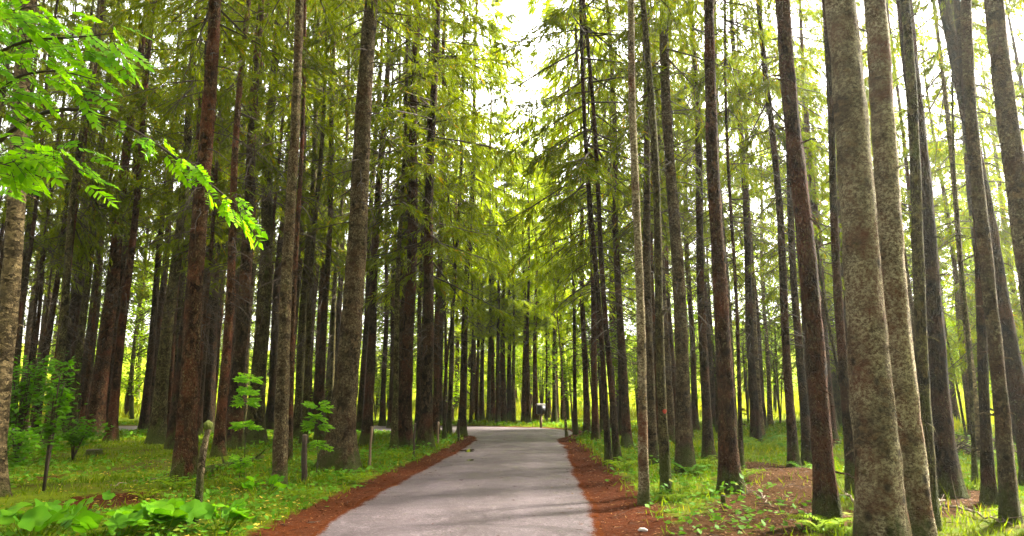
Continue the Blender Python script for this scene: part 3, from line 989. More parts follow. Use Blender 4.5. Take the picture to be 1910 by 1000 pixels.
def column(q):
    for lim, s in ((200, 'behind the leafy shrub at the left edge'), (335, 'left of the hollow red trunk'), (430, 'just right of the hollow red trunk'),
                   (515, 'just left of the scarred trunk'), (625, 'between the scarred trunk and the giant'), (745, 'right of the giant trunk'),
                   (900, 'behind the two stout verge trunks'), (1060, 'at the bend'), (1190, 'behind the dark twin trunks'), (1300, 'behind the red-dotted trunk'),
                   (1400, 'behind the flared brown trunk'), (1540, 'behind the trail'), (1700, 'behind the big lichen trunk'), (9999, 'near the brush pile at right')):
        if q < lim:
            return s


BROAD = []


def broad_tree(xy, H, k, label, group):
    if not BROAD:
        for j in range(4):
            r = np.random.default_rng(700 + j)
            b, f = MB(), MB()
            zs = np.linspace(-.2, 7.2, 9)
            b.tube(np.stack([.12 * np.sin(zs * .7 + j), .1 * np.cos(zs * .8), zs], 1), np.linspace(.085, .02, 9), 8)
            tips = []
            for m in range(46):
                z = r.uniform(.8, 7.2)
                a = r.uniform(0, 6.28)
                L = (2.1 - .20 * abs(z - 3.2)) * r.uniform(.4, 1.1)
                p = np.array([0, 0, z])
                q = p + np.array([math.cos(a) * L, math.sin(a) * L, r.uniform(.0, .8)])
                b.tube([p, (p + q) / 2 + [0, 0, .12], q], [.022, .013, .004], 4, cap=False)
                for u in (.45, .75, 1.):
                    tips.append(p + (q - p) * u + r.normal(0, .12, 3))
            leaf_cloud(f, tips, 20, (.30, .30, .16), .17, .11, 0, seed=j)
            BROAD.append((b.mesh('trunk', [M['mossy']], True), f.mesh('crown', [M['broad']])))
    x, y = xy
    label = ('tall' if H > 10 else 'low') + ' light green meadow-edge leafy tree ' + column(955 + x / (y * CP - CAM_Z * SP) * FPX)
    root = thing('leafy_tree', (x, y, h1(x, y) - .05), label, 'tree', group, k * 1.7)
    s = H / 8.0
    for nm, me in zip(('trunk', 'crown'), BROAD[k % 4]):
        o = link(nm, me, root)
        o.scale = (s, s, s)


# ------------------------------------------------------------------ broad-leaved plants
def leaf_cloud(b, C, n, spread, L, W, mat=0, droop=.35, seed=0):
    """n leaves round each centre C (K,3)"""
    r = np.random.default_rng(seed)
    C = np.asarray(C, float)
    P = np.repeat(C, n, 0) + r.normal(0, 1, (len(C) * n, 3)) * np.asarray(spread)
    D = r.normal(0, 1, P.shape)
    D[:, 2] = r.uniform(-droop - .3, .25, len(P))
    nr = np.stack([r.normal(0, .35, len(P)), r.normal(0, .35, len(P)), np.ones(len(P))], 1)
    V, F = kite_arrays(P, D, L * r.uniform(.6, 1.3, len(P)), W * r.uniform(.6, 1.3, len(P)), nr)
    b.add(V, F, mat)


def shrub(name, loc, h, w, label, cat, n=26, leafn=16, L=.07, W=.045, mat='broad', stems=4, group=None, seed=0):
    root = thing(name, loc, label, cat, group)
    r = np.random.default_rng(seed + 300)
    sb, fb = MB(), MB()
    tips = []
    for k in range(stems):
        a = r.uniform(0, 6.28)
        top = np.array([math.cos(a) * w * r.uniform(.1, .6), math.sin(a) * w * r.uniform(.1, .6), h * r.uniform(.7, 1)])
        s = np.linspace(0, 1, 5)[:, None]
        pts = s * top + np.array([0, 0, .12 * h]) * np.sin(s * 3.1)
        sb.tube(pts, np.linspace(.012, .004, 5) * (1 + h * .4), 5)
        for m in range(n // stems):
            t = r.uniform(.3, 1)
            p = np.array([np.interp(t, s[:, 0], pts[:, i]) for i in range(3)])
            q = p + np.array([r.normal(0, .45 * w), r.normal(0, .45 * w), r.uniform(-.06, .14) * h])
            sb.tube([p, (p + q) / 2 + [0, 0, .03], q], [.005, .004, .002], 3, cap=False)
            tips.append(q)
    leaf_cloud(fb, tips, leafn, (w * .14, w * .14, h * .045), L, W, 0, seed=seed)
    link('stem', sb.mesh('stem', [M['twig']], True), root)
    link('foliage', fb.mesh('foliage', [M[mat]]), root)
    return root


def pinnate(b, p, d, up, L, mat=0, pairs=6):
    """one rowan leaf: paired leaflets along a drooping stalk"""
    d = unit(np.asarray(d, float))
    side = unit(np.cross(d, up))
    s = np.linspace(.22, .94, pairs)
    P, D, LL = [], [], []
    for t in s:
        q = p + d * (t * L) - np.array([0, 0, .22 * L * t * t])
        for sg in (-1, 1):
            P.append(q)
            D.append(d * .5 + side * sg - np.array([0, 0, .25]) + rng.normal(0, .10, 3))
            LL.append(L * .42 * (1 - .35 * abs(t - .5)))
    P.append(p + d * L * .96 - np.array([0, 0, .22 * L]))
    D.append(d - np.array([0, 0, .4]))
    LL.append(L * .36)
    LL = np.array(LL)
    nr = np.tile(np.asarray(up, float), (len(P), 1)) + rng.normal(0, .22, (len(P), 3))
    V, F = kite_arrays(np.array(P), np.array(D), LL, LL * .50, nr)
    b.add(V, F, mat)
    n = 4
    t = np.linspace(0, 1, n)[:, None]
    b.tube(p + d * (t * L) - np.array([0, 0, .22 * L]) * t * t, np.linspace(.0022, .0010, n), 3, 1, cap=False)


def rowan_tree():
    base = np.array([-4.55, 4.3, h1(-4.55, 4.3) - .03])
    root = thing('rowan_tree', base, 'rowan tree reaching bright green feathered leaves in from the top left corner', 'tree')
    tb, lb, fb = MB(), MB(), MB()
    zs = np.array([-.1, .4, 1.2, 2.2, 3.2, 4.2, 5.2])
    tp = np.stack([.05 * np.sin(zs), .04 * np.cos(zs * 1.3), zs], 1)
    tb.tube(tp, [.085, .07, .062, .056, .048, .038, .02], 12, jit=.04)

    def L(px, py, y):
        return at_y(px, py, y) - base
    limbs = [  # drawn through the places where they hang, 3 to 4 m in front of the lens
        ([tp[3], L(-60, 330, 4.1), L(40, 215, 3.8), L(150, 195, 3.6), L(250, 240, 3.5), L(330, 295, 3.4), L(400, 350, 3.35), L(450, 390, 3.3)], .016, 3.5),
        ([tp[4], L(-60, 130, 3.9), L(40, 75, 3.6), L(140, 70, 3.5), L(212, 62, 3.4)], .014, 3.2),
        ([tp[3], L(-50, 330, 3.9), L(30, 285, 3.6), L(100, 290, 3.5), L(165, 325, 3.4)], .012, 3.2),
        ([tp[4], L(-40, 210, 3.7), L(30, 140, 3.5), L(110, 130, 3.4), L(180, 150, 3.35)], .012, 3.6),
        ([tp[4], L(-40, 60, 3.7), L(20, 20, 3.5), L(75, 10, 3.4)], .012, 3.2),
        ([tp[3], L(-70, 330, 3.7), L(-20, 300, 3.5), L(20, 310, 3.4)], .012, 3.2),
    ]
    for i, (pts, r0, dens) in enumerate(limbs):
        pts = np.array(pts)
        seg = np.linspace(0, 1, len(pts))
        t = np.linspace(0, 1, 24)
        pp = np.stack([np.interp(t, seg, pts[:, k]) for k in range(3)], 1)
        for _ in range(3):
            pp[1:-1] = (pp[:-2] + pp[1:-1] * 2 + pp[2:]) / 4
        lb.tube(pp, np.linspace(r0, .003, 24), 6)
        ln = np.linalg.norm(np.diff(pp, axis=0), axis=1).sum()
        nl = int({0: 30, 1: 46, 2: 30, 3: 44, 4: 44, 5: 40}[i])
        for k in range(nl):
            u = rng.uniform(.25, 1.0) if i else rng.choice([.52, .66, .80, .95]) + rng.normal(0, .035)
            u = min(u, 1.)
            p = np.array([np.interp(u, t, pp[:, m]) for m in range(3)])
            ax = unit(pp[min(23, int(u * 23) + 1)] - pp[max(0, int(u * 23) - 1)])
            sd = unit(np.cross(ax, [0, 0, 1])) * rng.choice([-1, 1])
            spread = (1 - u) ** .6 if i == 0 else 1
            q = p + sd * rng.uniform(.0, .10) * spread + np.array([0, 0, rng.uniform(-.10, .10)]) * (1.0 if i else .5)
            d = ax * .7 + sd * rng.uniform(.0, 1) + np.array([0, 0, rng.uniform(-.9, .3)])
            pinnate(fb, q, d, np.array([rng.normal(0, .6), rng.normal(0, .6) - .3, 1]), rng.uniform(.10, .19) if i else rng.uniform(.08, .14))
            if k % 4 == 0:
                lb.tube([p, (p + q) / 2, q], [.003, .0025, .002], 4)
    link('trunk', tb.mesh('trunk', [M['pale']], True), root)
    link('branch', lb.mesh('branch', [M['twig']], True), root)
    link('crown', fb.mesh('crown', [M['rowan'], M['twig']]), root)


def butterbur(loc, label, n, Rr, seed, size=.16, group=None):
    root = thing('butterbur_plant', loc, label, 'plant', group)
    r = np.random.default_rng(seed)
    sb, fb = MB(), MB()
    for k in range(n):
        a = r.uniform(0, 6.28)
        rr = Rr * math.sqrt(r.random())
        h = r.uniform(.14, .30)
        c = np.array([math.cos(a) * rr, math.sin(a) * rr, h])
        sb.tube([[c[0] * .4, c[1] * .4, 0], [c[0] * .8, c[1] * .8, h * .6], c], [.006, .005, .004], 5)
        # round, lobed, slightly cupped leaf blade
        s = size * r.uniform(.6, 1.15)
        m = 18
        th = np.linspace(0, 2 * math.pi, m, endpoint=False)
        rad = s * (1 + .10 * np.sin(th * 5 + r.uniform(0, 6)) + .05 * np.sin(th * 9)) * np.where(np.abs(np.angle(np.exp(1j * th))) < .25, .45, 1)
        V = [np.array([0, 0, 0.])]
        for f in (.5, 1.0):
            cup = .34 * s * f * f
            V += [np.array([math.cos(t) * q * f, math.sin(t) * q * f, cup * (.5 + .5 * math.sin(3 * t + a)) - .10 * s * f]) for t, q in zip(th, rad)]
        V = np.array(V)
        tx, ty = r.normal(0, .42), r.normal(0, .42)
        Rm = np.array(Matrix.Rotation(a + r.normal(0, .5), 3, 'Z') @ Matrix.Rotation(tx, 3, 'X') @ Matrix.Rotation(ty - .1, 3, 'Y'))
        V = V @ Rm.T + c
        F3 = [(0, 1 + j, 1 + (j + 1) % m) for j in range(m)]
        F4 = [(1 + j, 1 + m + j, 1 + m + (j + 1) % m, 1 + (j + 1) % m) for j in range(m)]
        n0 = fb.n
        fb.add(V, F3)
        fb.F4.append(np.array(F4) + n0)
        fb.m4 += [0] * m
    link('stem', sb.mesh('stem', [M['broad']], True), root)
    link('foliage', fb.mesh('foliage', [M['butter']], True), root)


def fern_meshes(seed, n=9, L=.55):
    r = np.random.default_rng(seed)
    b = MB()
    P, D, LL = [], [], []
    for k in range(n):
        a = 6.283 * k / n + r.uniform(-.3, .3)
        d = np.array([math.cos(a), math.sin(a), 0])
        sd = np.array([-d[1], d[0], 0])
        l = L * r.uniform(.7, 1.1)
        t = np.linspace(0, 1, 9)
        pts = d[None] * (t * l * .8)[:, None]
        pts[:, 2] = l * (.85 * t - .55 * t ** 2.2)
        b.tube(pts, np.linspace(.004, .0015, 9), 3, cap=False)
        for u in np.linspace(.15, .97, 15):
            q = np.array([np.interp(u, t, pts[:, i]) for i in range(3)])
            for sg in (-1, 1):
                P.append(q)
                D.append(sd * sg + d * .35 + np.array([0, 0, r.uniform(-.35, 0)]))
                LL.append(l * .30 * math.sin(min(1, u * 1.6 + .15) * 1.57) * (1 - u * .75))
    LL = np.array(LL)
    nr = np.tile([0., 0, 1.], (len(P), 1)) + r.normal(0, .2, (len(P), 3))
    V, F = kite_arrays(np.array(P), np.array(D), LL, LL * .30, nr)
    b.add(V, F)
    return b


# ------------------------------------------------------------------ what nobody could count
def scatter(n, xr, yr, seed):
    r = np.random.default_rng(seed)
    x = r.uniform(*xr, n)
    # denser near the lens
    y = yr[0] + (yr[1] - yr[0]) * r.uniform(0, 1, n) ** 1.6
    X = 955 + x / (y * CP) * FPX
    k = (X > -180) & (X < 2090)
    return x[k], y[k], r


def ground_cover():
    # grass
    Vs, Fs, n0 = [], [], 0
    x, y, r = scatter(250000, (-24, 24), (5.2, 36), 3)
    dirt, tr, med, sd = masks(x, y)
    den = .95 * (1 - dirt) * (1 - .95 * tr) * (sd > .12) * (.4 + .6 * sstep(.42, .62, n2(x, y, .6, 2.2)))
    den = np.maximum(den, .9 * (sd > .3) * (sd < 1.5) * (y > 14) * (1 - dirt))
    den *= (1 - med)
    k = r.random(len(x)) < den
    x, y, med = x[k], y[k], med[k]
    z = height(x, y)
    hgt = r.uniform(.05, .17, len(x)) * np.where(x < -3, .65, 1) * (1 + .9 * sstep(.5, .7, n2(x, y, .8, 9.)))
    P = np.stack([x, y, z - .01], 1)
    D = np.stack([r.normal(0, .45, len(x)), r.normal(0, .45, len(x)), np.ones(len(x))], 1)
    W = .006 + .0011 * y
    V, F = kite_arrays(P, D, hgt, W)
    tag(link('grass', mesh_np('grass', V, F, [M['grass']])), kind='stuff')
    # taller meadow grass in the light
    x, y, r = scatter(90000, (-44, 44), (13, 62), 4)
    dirt, tr, med, sd = masks(x, y)
    k = r.random(len(x)) < sstep(.4, .8, med) * (sd > .5)
    x, y = x[k], y[k]
    P = np.stack([x, y, height(x, y) - .02], 1)
    D = np.stack([r.normal(0, .35, len(x)), r.normal(0, .35, len(x)), np.ones(len(x))], 1)
    V, F = kite_arrays(P, D, r.uniform(.25, .6, len(x)), .02 + .0012 * y)
    tag(link('meadow_grass', mesh_np('meadow_grass', V, F, [M['meadowgrass']])), kind='stuff')
    # low leafy cover: sorrel, nettles, clover
    x, y, r = scatter(150000, (-20, 22), (5.2, 34), 8)
    dirt, tr, med, sd = masks(x, y)
    left = x < 0
    patch = n2(x, y, .55, 5.)
    den = (1 - dirt) * (1 - tr) * (sd > .25) * sstep(.40, .56, patch) * np.where(left, .8, .5)
    den = np.maximum(den, 1.1 * (1 - dirt) * (sd > .3) * (1 - sstep(1.8, 3.2, sd)) * np.where(left, 1, .6) * (y > 8))
    den = np.maximum(den, .75 * (1 - dirt) * (left) * (y < 9.5) * (1 - tr))
    k = r.random(len(x)) < den * .9
    x, y, sd = x[k], y[k], sd[k]
    z = height(x, y)
    P = np.stack([x, y, z + r.uniform(.01, .16, len(x)) * (.5 + sstep(.45, .7, n2(x, y, 1.1, 12.)))], 1)
    D = np.stack([r.normal(0, 1, len(x)), r.normal(0, 1, len(x)), r.normal(0, .25, len(x))], 1)
    nr = np.stack([r.normal(0, .4, len(x)), r.normal(0, .4, len(x)), np.ones(len(x))], 1)
    s = r.uniform(.04, .11, len(x)) * (.8 + .025 * y)
    V, F = kite_arrays(P, D, s, s * .75, nr)
    tag(link('ground_cover', mesh_np('ground_cover', V, F, [M['cover']])), kind='stuff')
    # yellow fallen leaves on the left floor, brown ones over verge and trail
    def litter(name, x, y, r, smin, smax, mat, lift):
        P = np.stack([x, y, height(x, y) + lift], 1)
        D = np.stack([r.normal(0, 1, len(x)), r.normal(0, 1, len(x)), r.normal(0, .15, len(x))], 1)
        nr = np.stack([r.normal(0, .25, len(x)), r.normal(0, .25, len(x)), np.ones(len(x))], 1)
        s = r.uniform(smin, smax, len(x))
        V, F = kite_arrays(P, D, s, s * .6, nr, .06)
        tag(link(name, mesh_np(name, V, F, [M[mat]])), kind='stuff')
    x, y, r = scatter(5200, (-14, -2), (6.5, 17), 21)
    k = (road_sd(x, y) > .5) & (r.random(len(x)) < .2 + .8 * sstep(.5, .65, n2(x, y, .7, 3.)))
    litter('fallen_leaves', x[k], y[k], r, .03, .075, 'fallen', .05)
    x, y, r = scatter(60000, (-12, 14), (5.0, 26), 22)
    dirt, tr, med, sd = masks(x, y)
    k = (sd > .02) & (r.random(len(x)) < np.maximum(dirt * .25, tr * .8))
    litter('leaf_litter', x[k], y[k], r, .012, .05, 'brownleaf', .012)
    # rusty fallen needles and bark scraps on the verges, a few blown on to the road
    x, y, r = scatter(240000, (-13, 13), (5.0, 27), 25)
    dirt, tr, med, sd = masks(x, y)
    k = (r.random(len(x)) < np.where(sd > 0, np.maximum(dirt, .5 * tr) * .55, .22 * np.exp(sd / .12) + .006)) & (sd > -1.9)
    x, y, sd = x[k], y[k], sd[k]
    z = np.where(sd > 0, height(x, y) + .006, road_z(x, y, sd) + .004)
    P = np.stack([x, y, z + .012 * r.random(len(x)) * (sd > 0)], 1)
    D = np.stack([r.normal(0, 1, len(x)), r.normal(0, 1, len(x)), r.normal(0, .16, len(x)) * (sd > 0)], 1)
    V, F = kite_arrays(P, D, r.uniform(.03, .11, len(x)), .004 + .0009 * y, np.tile([0., 0, 1.], (len(x), 1)) + r.normal(0, .3, (len(x), 3)))
    tag(link('needle_litter', mesh_np('needle_litter', V, F, [M['rust']])), kind='stuff')
    # twigs on trail and verge
    x, y, r = scatter(9000, (-13, 14), (5.2, 24), 23)
    dirt, tr, med, sd = masks(x, y)
    k = (sd > .1) & (r.random(len(x)) < np.maximum(np.maximum(dirt * .25, tr * .7), .10 * (x > 3)))
    x, y = x[k], y[k]
    P = np.stack([x, y, height(x, y) + .012], 1)
    D = np.stack([r.normal(0, 1, len(x)), r.normal(0, 1, len(x)), r.normal(0, .06, len(x))], 1)
    L = r.uniform(.06, .45, len(x))
    V, F = kite_arrays(P, D, L, .008 + .008 * r.random(len(x)), None, .01)
    tag(link('twig_litter', mesh_np('twig_litter', V, F, [M['twig']])), kind='stuff')


# ------------------------------------------------------------------ smaller things
def on(px, py, dz=0.):
    p = gp(px, py)
    p[2] = h1(p[0], p[1]) + dz
    return p


def stake(px, py, ptop, w, label, mat='wood', lean=0.):
    p = on(px, py, -.03)
    y = p[1]
    h = at_y(px, ptop, y)[2] - p[2]
    r = .5 * w * y / FPX
    root = thing('verge_stake', p, label, 'stake')
    b, c = MB(), MB()
    z = np.linspace(-.05, h, 7)
    b.tube(np.stack([lean * z / h + .006 * np.sin(z * 9), .004 * np.cos(z * 7), z], 1), [r * 1.1, r, r, r * .96, r * .95, r * .9, r * .9], 8, jit=.06)
    c.tube([[lean, 0, h], [lean, 0, h + .012]], [r * .93, r * .5], 8)
    link('post', b.mesh('post', [M[mat]], True), root)
    link('cap', c.mesh('cap', [M['deadwood']], True), root)


def small_things():
    stake(688, 879, 796, 5, 'thin reddish stake in the verge just right of the giant trunk', 'wood', .03)
    stake(771, 856, 790, 4, 'thin dark stake in the verge before the two stout trunks', 'twig', .02)
    stake(816, 833, 787, 4, 'thin stake in the verge right of the stout scaly trunk', 'wood', .01)
    stake(855, 823, 783, 4, 'thin stake at the last verge tree before the bend', 'twig', 0.)
    stake(567, 907, 812, 11, 'short dark cut post among green leaves left of the giant trunk', 'twig', -.03)
    # mossy snag
    p = on(362, 985, -.04)
    h = at_y(372, 792, p[1])[2] - p[2]
    root = thing('mossy_snag', p, 'broken mossy snag with pale peeled side before the hollow red trunk', 'snag')
    b, c = MB(), MB()
    z = np.linspace(-.1, h, 14)
    b.tube(np.stack([.075 * z / h + .012 * np.sin(z * 6), .01 * np.cos(z * 5), z], 1), np.interp(z, [-.1, .2, .9, h], [.048, .043, .040, .032]), 12, jit=.14)
    for k in range(9):
        a = k * .7
        c.tube([[.075 + .018 * math.cos(a), .018 * math.sin(a), h - .05], [.075 + .035 * math.cos(a), .035 * math.sin(a), h + .01], [.075, 0, h + .045]], [.02, .022, .012], 7, jit=.2)
    link('post', b.mesh('post', [M['snag']], True), root)
    link('moss_cap', c.mesh('moss_cap', [M['moss']], True), root)
    # stumps
    for (px, py, w, hh, lab) in ((175, 853, 27, .15, 'small dark stump in the moss below the leaning brown trunk'),
                                 (1350, 951, 8, .14, 'tiny cut stump in the mossy mound by the flared brown trunk')):
        p = on(px, py, -.03)
        r = .5 * w * p[1] / FPX
        root = thing('tree_stump', p, lab, 'stump')
        b, c = MB(), MB()
        b.tube([[0, 0, -.06], [0, 0, .02], [0, 0, hh * .6], [0, 0, hh]], [r * 1.45, r * 1.2, r * 1.02, r], 16, 0, False, .07)
        c.tube([[0, 0, hh - .02], [0, 0, hh + .008]], [r * .96, r * .93], 16)
        link('body', b.mesh('body', [M['dark']], True), root)
        link('cut_face', c.mesh('cut_face', [M['twig']]), root)
    # letter box on a post at the bend
    p = at_y(1009, 800, 31.6)
    p[2] = h1(p[0], p[1]) - .02
    root = thing('post_box', p, 'dark box with a pale lid on a wooden post at the road bend', 'letter box', None, R(8))
    b = MB()
    b.box((-.05, -.05, -.1), (.05, .05, .62))
    b.box((-.14, -.03, .55), (.14, .03, .61))
    link('post', b.mesh('post', [M['wood']]), root)
    b = MB()
    b.box((-.17, -.2, .62), (.17, .2, .98))
    bx = link('box', b.mesh('box', [M['darkbox']]), root)
    b = MB()
    V, F = [], []
    for x in (-.19, .19):
        for a in np.linspace(0, math.pi, 9):
            V.append((x * 1.0, -math.cos(a) * .22, .983 + math.sin(a) * .09))
    F = [(j, j + 1, 10 + j, 9 + j) for j in range(8)]
    b.add(V, F)
    b.add(V, [(0, k + 1, k) for k in range(1, 8)] + [(9, 9 + k, 10 + k) for k in range(1, 8)])
    link('lid', b.mesh('lid', [M['palelid']]), root)
    b = MB()
    b.tube([[-.05, -.21, .86], [.05, -.21, .86]], .008, 6)
    link('handle', b.mesh('handle', [M['palelid']]), bx)
    # fallen log and branches
    def sticks(name, lab, cat, pts, r0, mat, twigs, seed):
        pts = np.array([on(*q[:2], q[2]) for q in pts])
        base = pts[0].copy()
        r = np.random.default_rng(seed)
        root = thing(name, base, lab, cat)
        s = np.linspace(0, 1, len(pts))
        t = np.linspace(0, 1, 16)
        pp = np.stack([np.interp(t, s, pts[:, i]) for i in range(3)], 1) - base
        pp[1:-1] += r.normal(0, .012, (14, 3))
        b, c = MB(), MB()
        b.tube(pp, np.linspace(r0, r0 * .45, 16), 9, jit=.08)
        link('limb', b.mesh('limb', [M[mat]], True), root)
        if twigs:
            for k in range(twigs):
                q = pp[r.integers(3, 15)]
                d = r.normal(0, 1, 3)
                d[2] = abs(d[2]) * .5
                l = r.uniform(.12, .45)
                c.tube([q, q + d * l * .5, q + d * l + [0, 0, .03]], [r0 * .35, r0 * .25, r0 * .12], 5)
            link('side_branch', c.mesh('side_branch', [M[mat]], True), root)
    sticks('fallen_log', 'dark fallen log lying in the shade behind the mossy snag', 'log', [(372, 893, .06), (430, 880, .09), (490, 866, .08)], .085, 'dark', 3, 1)
    sticks('fallen_branch', 'bleached branch lying across the soil before the rooted trunk', 'branch', [(1745, 968, .03), (1790, 978, .05), (1840, 992, .03), (1890, 1003, .02)], .017, 'deadwood', 7, 2)
    sticks('fallen_branch', 'crooked grey branch lying at the foot of the mossy grey-green trunk', 'branch', [(1760, 950, .03), (1752, 962, .08), (1765, 985, .03)], .012, 'deadwood', 5, 3)
    sticks('fallen_branch', 'bent stick lying in the trail beside the flared brown trunk', 'branch', [(1418, 935, .03), (1425, 948, .05), (1440, 958, .02)], .012, 'deadwood', 2, 4)
    sticks('fallen_branch', 'dark stick lying in the moss at the far left', 'branch', [(12, 888, .03), (40, 872, .16), (58, 860, .22)], .013, 'twig', 5, 5)
    sticks('fallen_branch', 'long pale stick lying on the left floor before the hollow trunk', 'branch', [(205, 918, .04), (260, 906, .05), (330, 898, .05)], .010, 'deadwood', 3, 6)
    sticks('fallen_branch', 'thin dry stick propped between hollow red trunk and mossy snag', 'branch', [(322, 876, .10), (345, 873, .16), (366, 867, .24)], .009, 'deadwood', 0, 7)
    sticks('fallen_branch', 'short branch on the soil between the big dark trail tree and lichen trunk', 'branch', [(1600, 965, .03), (1585, 950, .08), (1572, 945, .04)], .016, 'deadwood', 4, 8)
    # leaning saplings on the right
    for (pts, lab, r0) in (([(1606, 893, 0), (1580, 780, 0), (1553, 640, 0), (1535, 545, 0), (1522, 440, 0)], 'leaning mossy sapling stem left of the big lichen trunk', .036),
                           ([(1805, 832, 0), (1790, 745, 0), (1768, 640, 0), (1752, 540, 0)], 'thin leaning sapling in the sun behind the brush pile', .04)):
        B = on(*pts[0][:2], -.05)
        pp = np.array([at_y(a, c, B[1]) for a, c, _ in pts]) - np.array([B[0], B[1], B[2]])
        pp[0] = (0, 0, -.05)
        root = thing('bare_sapling', B, lab, 'sapling')
        t = np.linspace(0, 1, 18)
        s = np.linspace(0, 1, len(pp))
        q = np.stack([np.interp(t, s, pp[:, i]) for i in range(3)], 1)
        for _ in range(2):
            q[1:-1] = (q[:-2] + 2 * q[1:-1] + q[2:]) / 4
        b, c = MB(), MB()
        b.tube(q, np.linspace(r0, r0 * .55, 18), 9, jit=.08)
        r = np.random.default_rng(int(B[1] * 10))
        for k in range(9):
            p0 = q[r.integers(5, 18)]
            d = np.array([r.normal(0, 1), r.normal(0, .6), r.uniform(-.1, .8)])
            l = r.uniform(.25, .8)
            c.tube([p0, p0 + d * l * .5, p0 + d * l - [0, 0, .08]], [.010, .007, .003], 5)
        link('stem', b.mesh('stem', [M['mossy']], True), root)
        link('branch', c.mesh('branch', [M['twig']], True), root)
    # brush pile
    p = on(1798, 846)
    root = thing('brush_pile', p, 'heap of dry brush and cut branches before the bright meadow', 'brush pile')
    b, c = MB(), MB()
    r = np.random.default_rng(9)
    for k in range(150):
        a = r.uniform(0, 6.28)
        d = np.array([math.cos(a), math.sin(a) * .6, r.uniform(-.1, .55)])
        o = np.array([r.normal(0, .55), r.normal(0, .35), abs(r.normal(0, .22))])
        o[2] = min(o[2], .75 - .35 * abs(o[0]))
        l = r.uniform(.25, 1.0)
        q = [o - d * l * .5, o + r.normal(0, .04, 3), o + d * l * .5]
        for w in q:
            w[2] = max(w[2], .01)
        (b if k % 5 else c).tube(q, np.array([.014, .010, .004]) * r.uniform(.5, 1.6), 5)
    link('brushwood', b.mesh('brushwood', [M['twig']], True), root)
    link('cut_branch', c.mesh('cut_branch', [M['deadwood']], True), root)
    # pale stone on the verge, red paint dot is on its trunk
    p = on(1199, 994, .0)
    b = MB()
    b.tube([[-.055, 0, .015], [-.03, .005, .02], [.02, 0, .022], [.058, -.004, .014]], [.006, .022, .024, .008], 9, 0, True, .15)
    o = link('pale_stone', b.mesh('pale_stone', [M['stone']], True), None, p)
    tag(o, 'small flat pale stone lying in the rusty needles on the right verge', 'stone')
    # puddles in the left wheel track near the bend
    for (px, py, rx, ry, lab) in ((872, 842, .20, .42, 'long shallow puddle on the left road edge near the bend'), (878, 861, .08, .16, 'small round puddle on the road, the nearer of two')):
        p = gp(px, py)
        th = np.linspace(0, 2 * math.pi, 40, endpoint=False)
        rr = 1 + .25 * np.sin(th * 3 + px) + .14 * np.sin(th * 7)
        V = np.concatenate([[[0, 0, 0]], np.stack([np.cos(th) * rx * rr, np.sin(th) * ry * rr, 0 * th], 1)])
        gx, gy = V[:, 0] + p[0], V[:, 1] + p[1]
        V[:, 2] = road_z(gx, gy, road_sd(gx, gy)) + .004
        F = [(0, 1 + j, 1 + (j + 1) % 40) for j in range(40)]
        o = link('puddle', mesh_np('puddle', V, [np.array(F)], [M['water']]), None, p)
        tag(o, kind='structure')


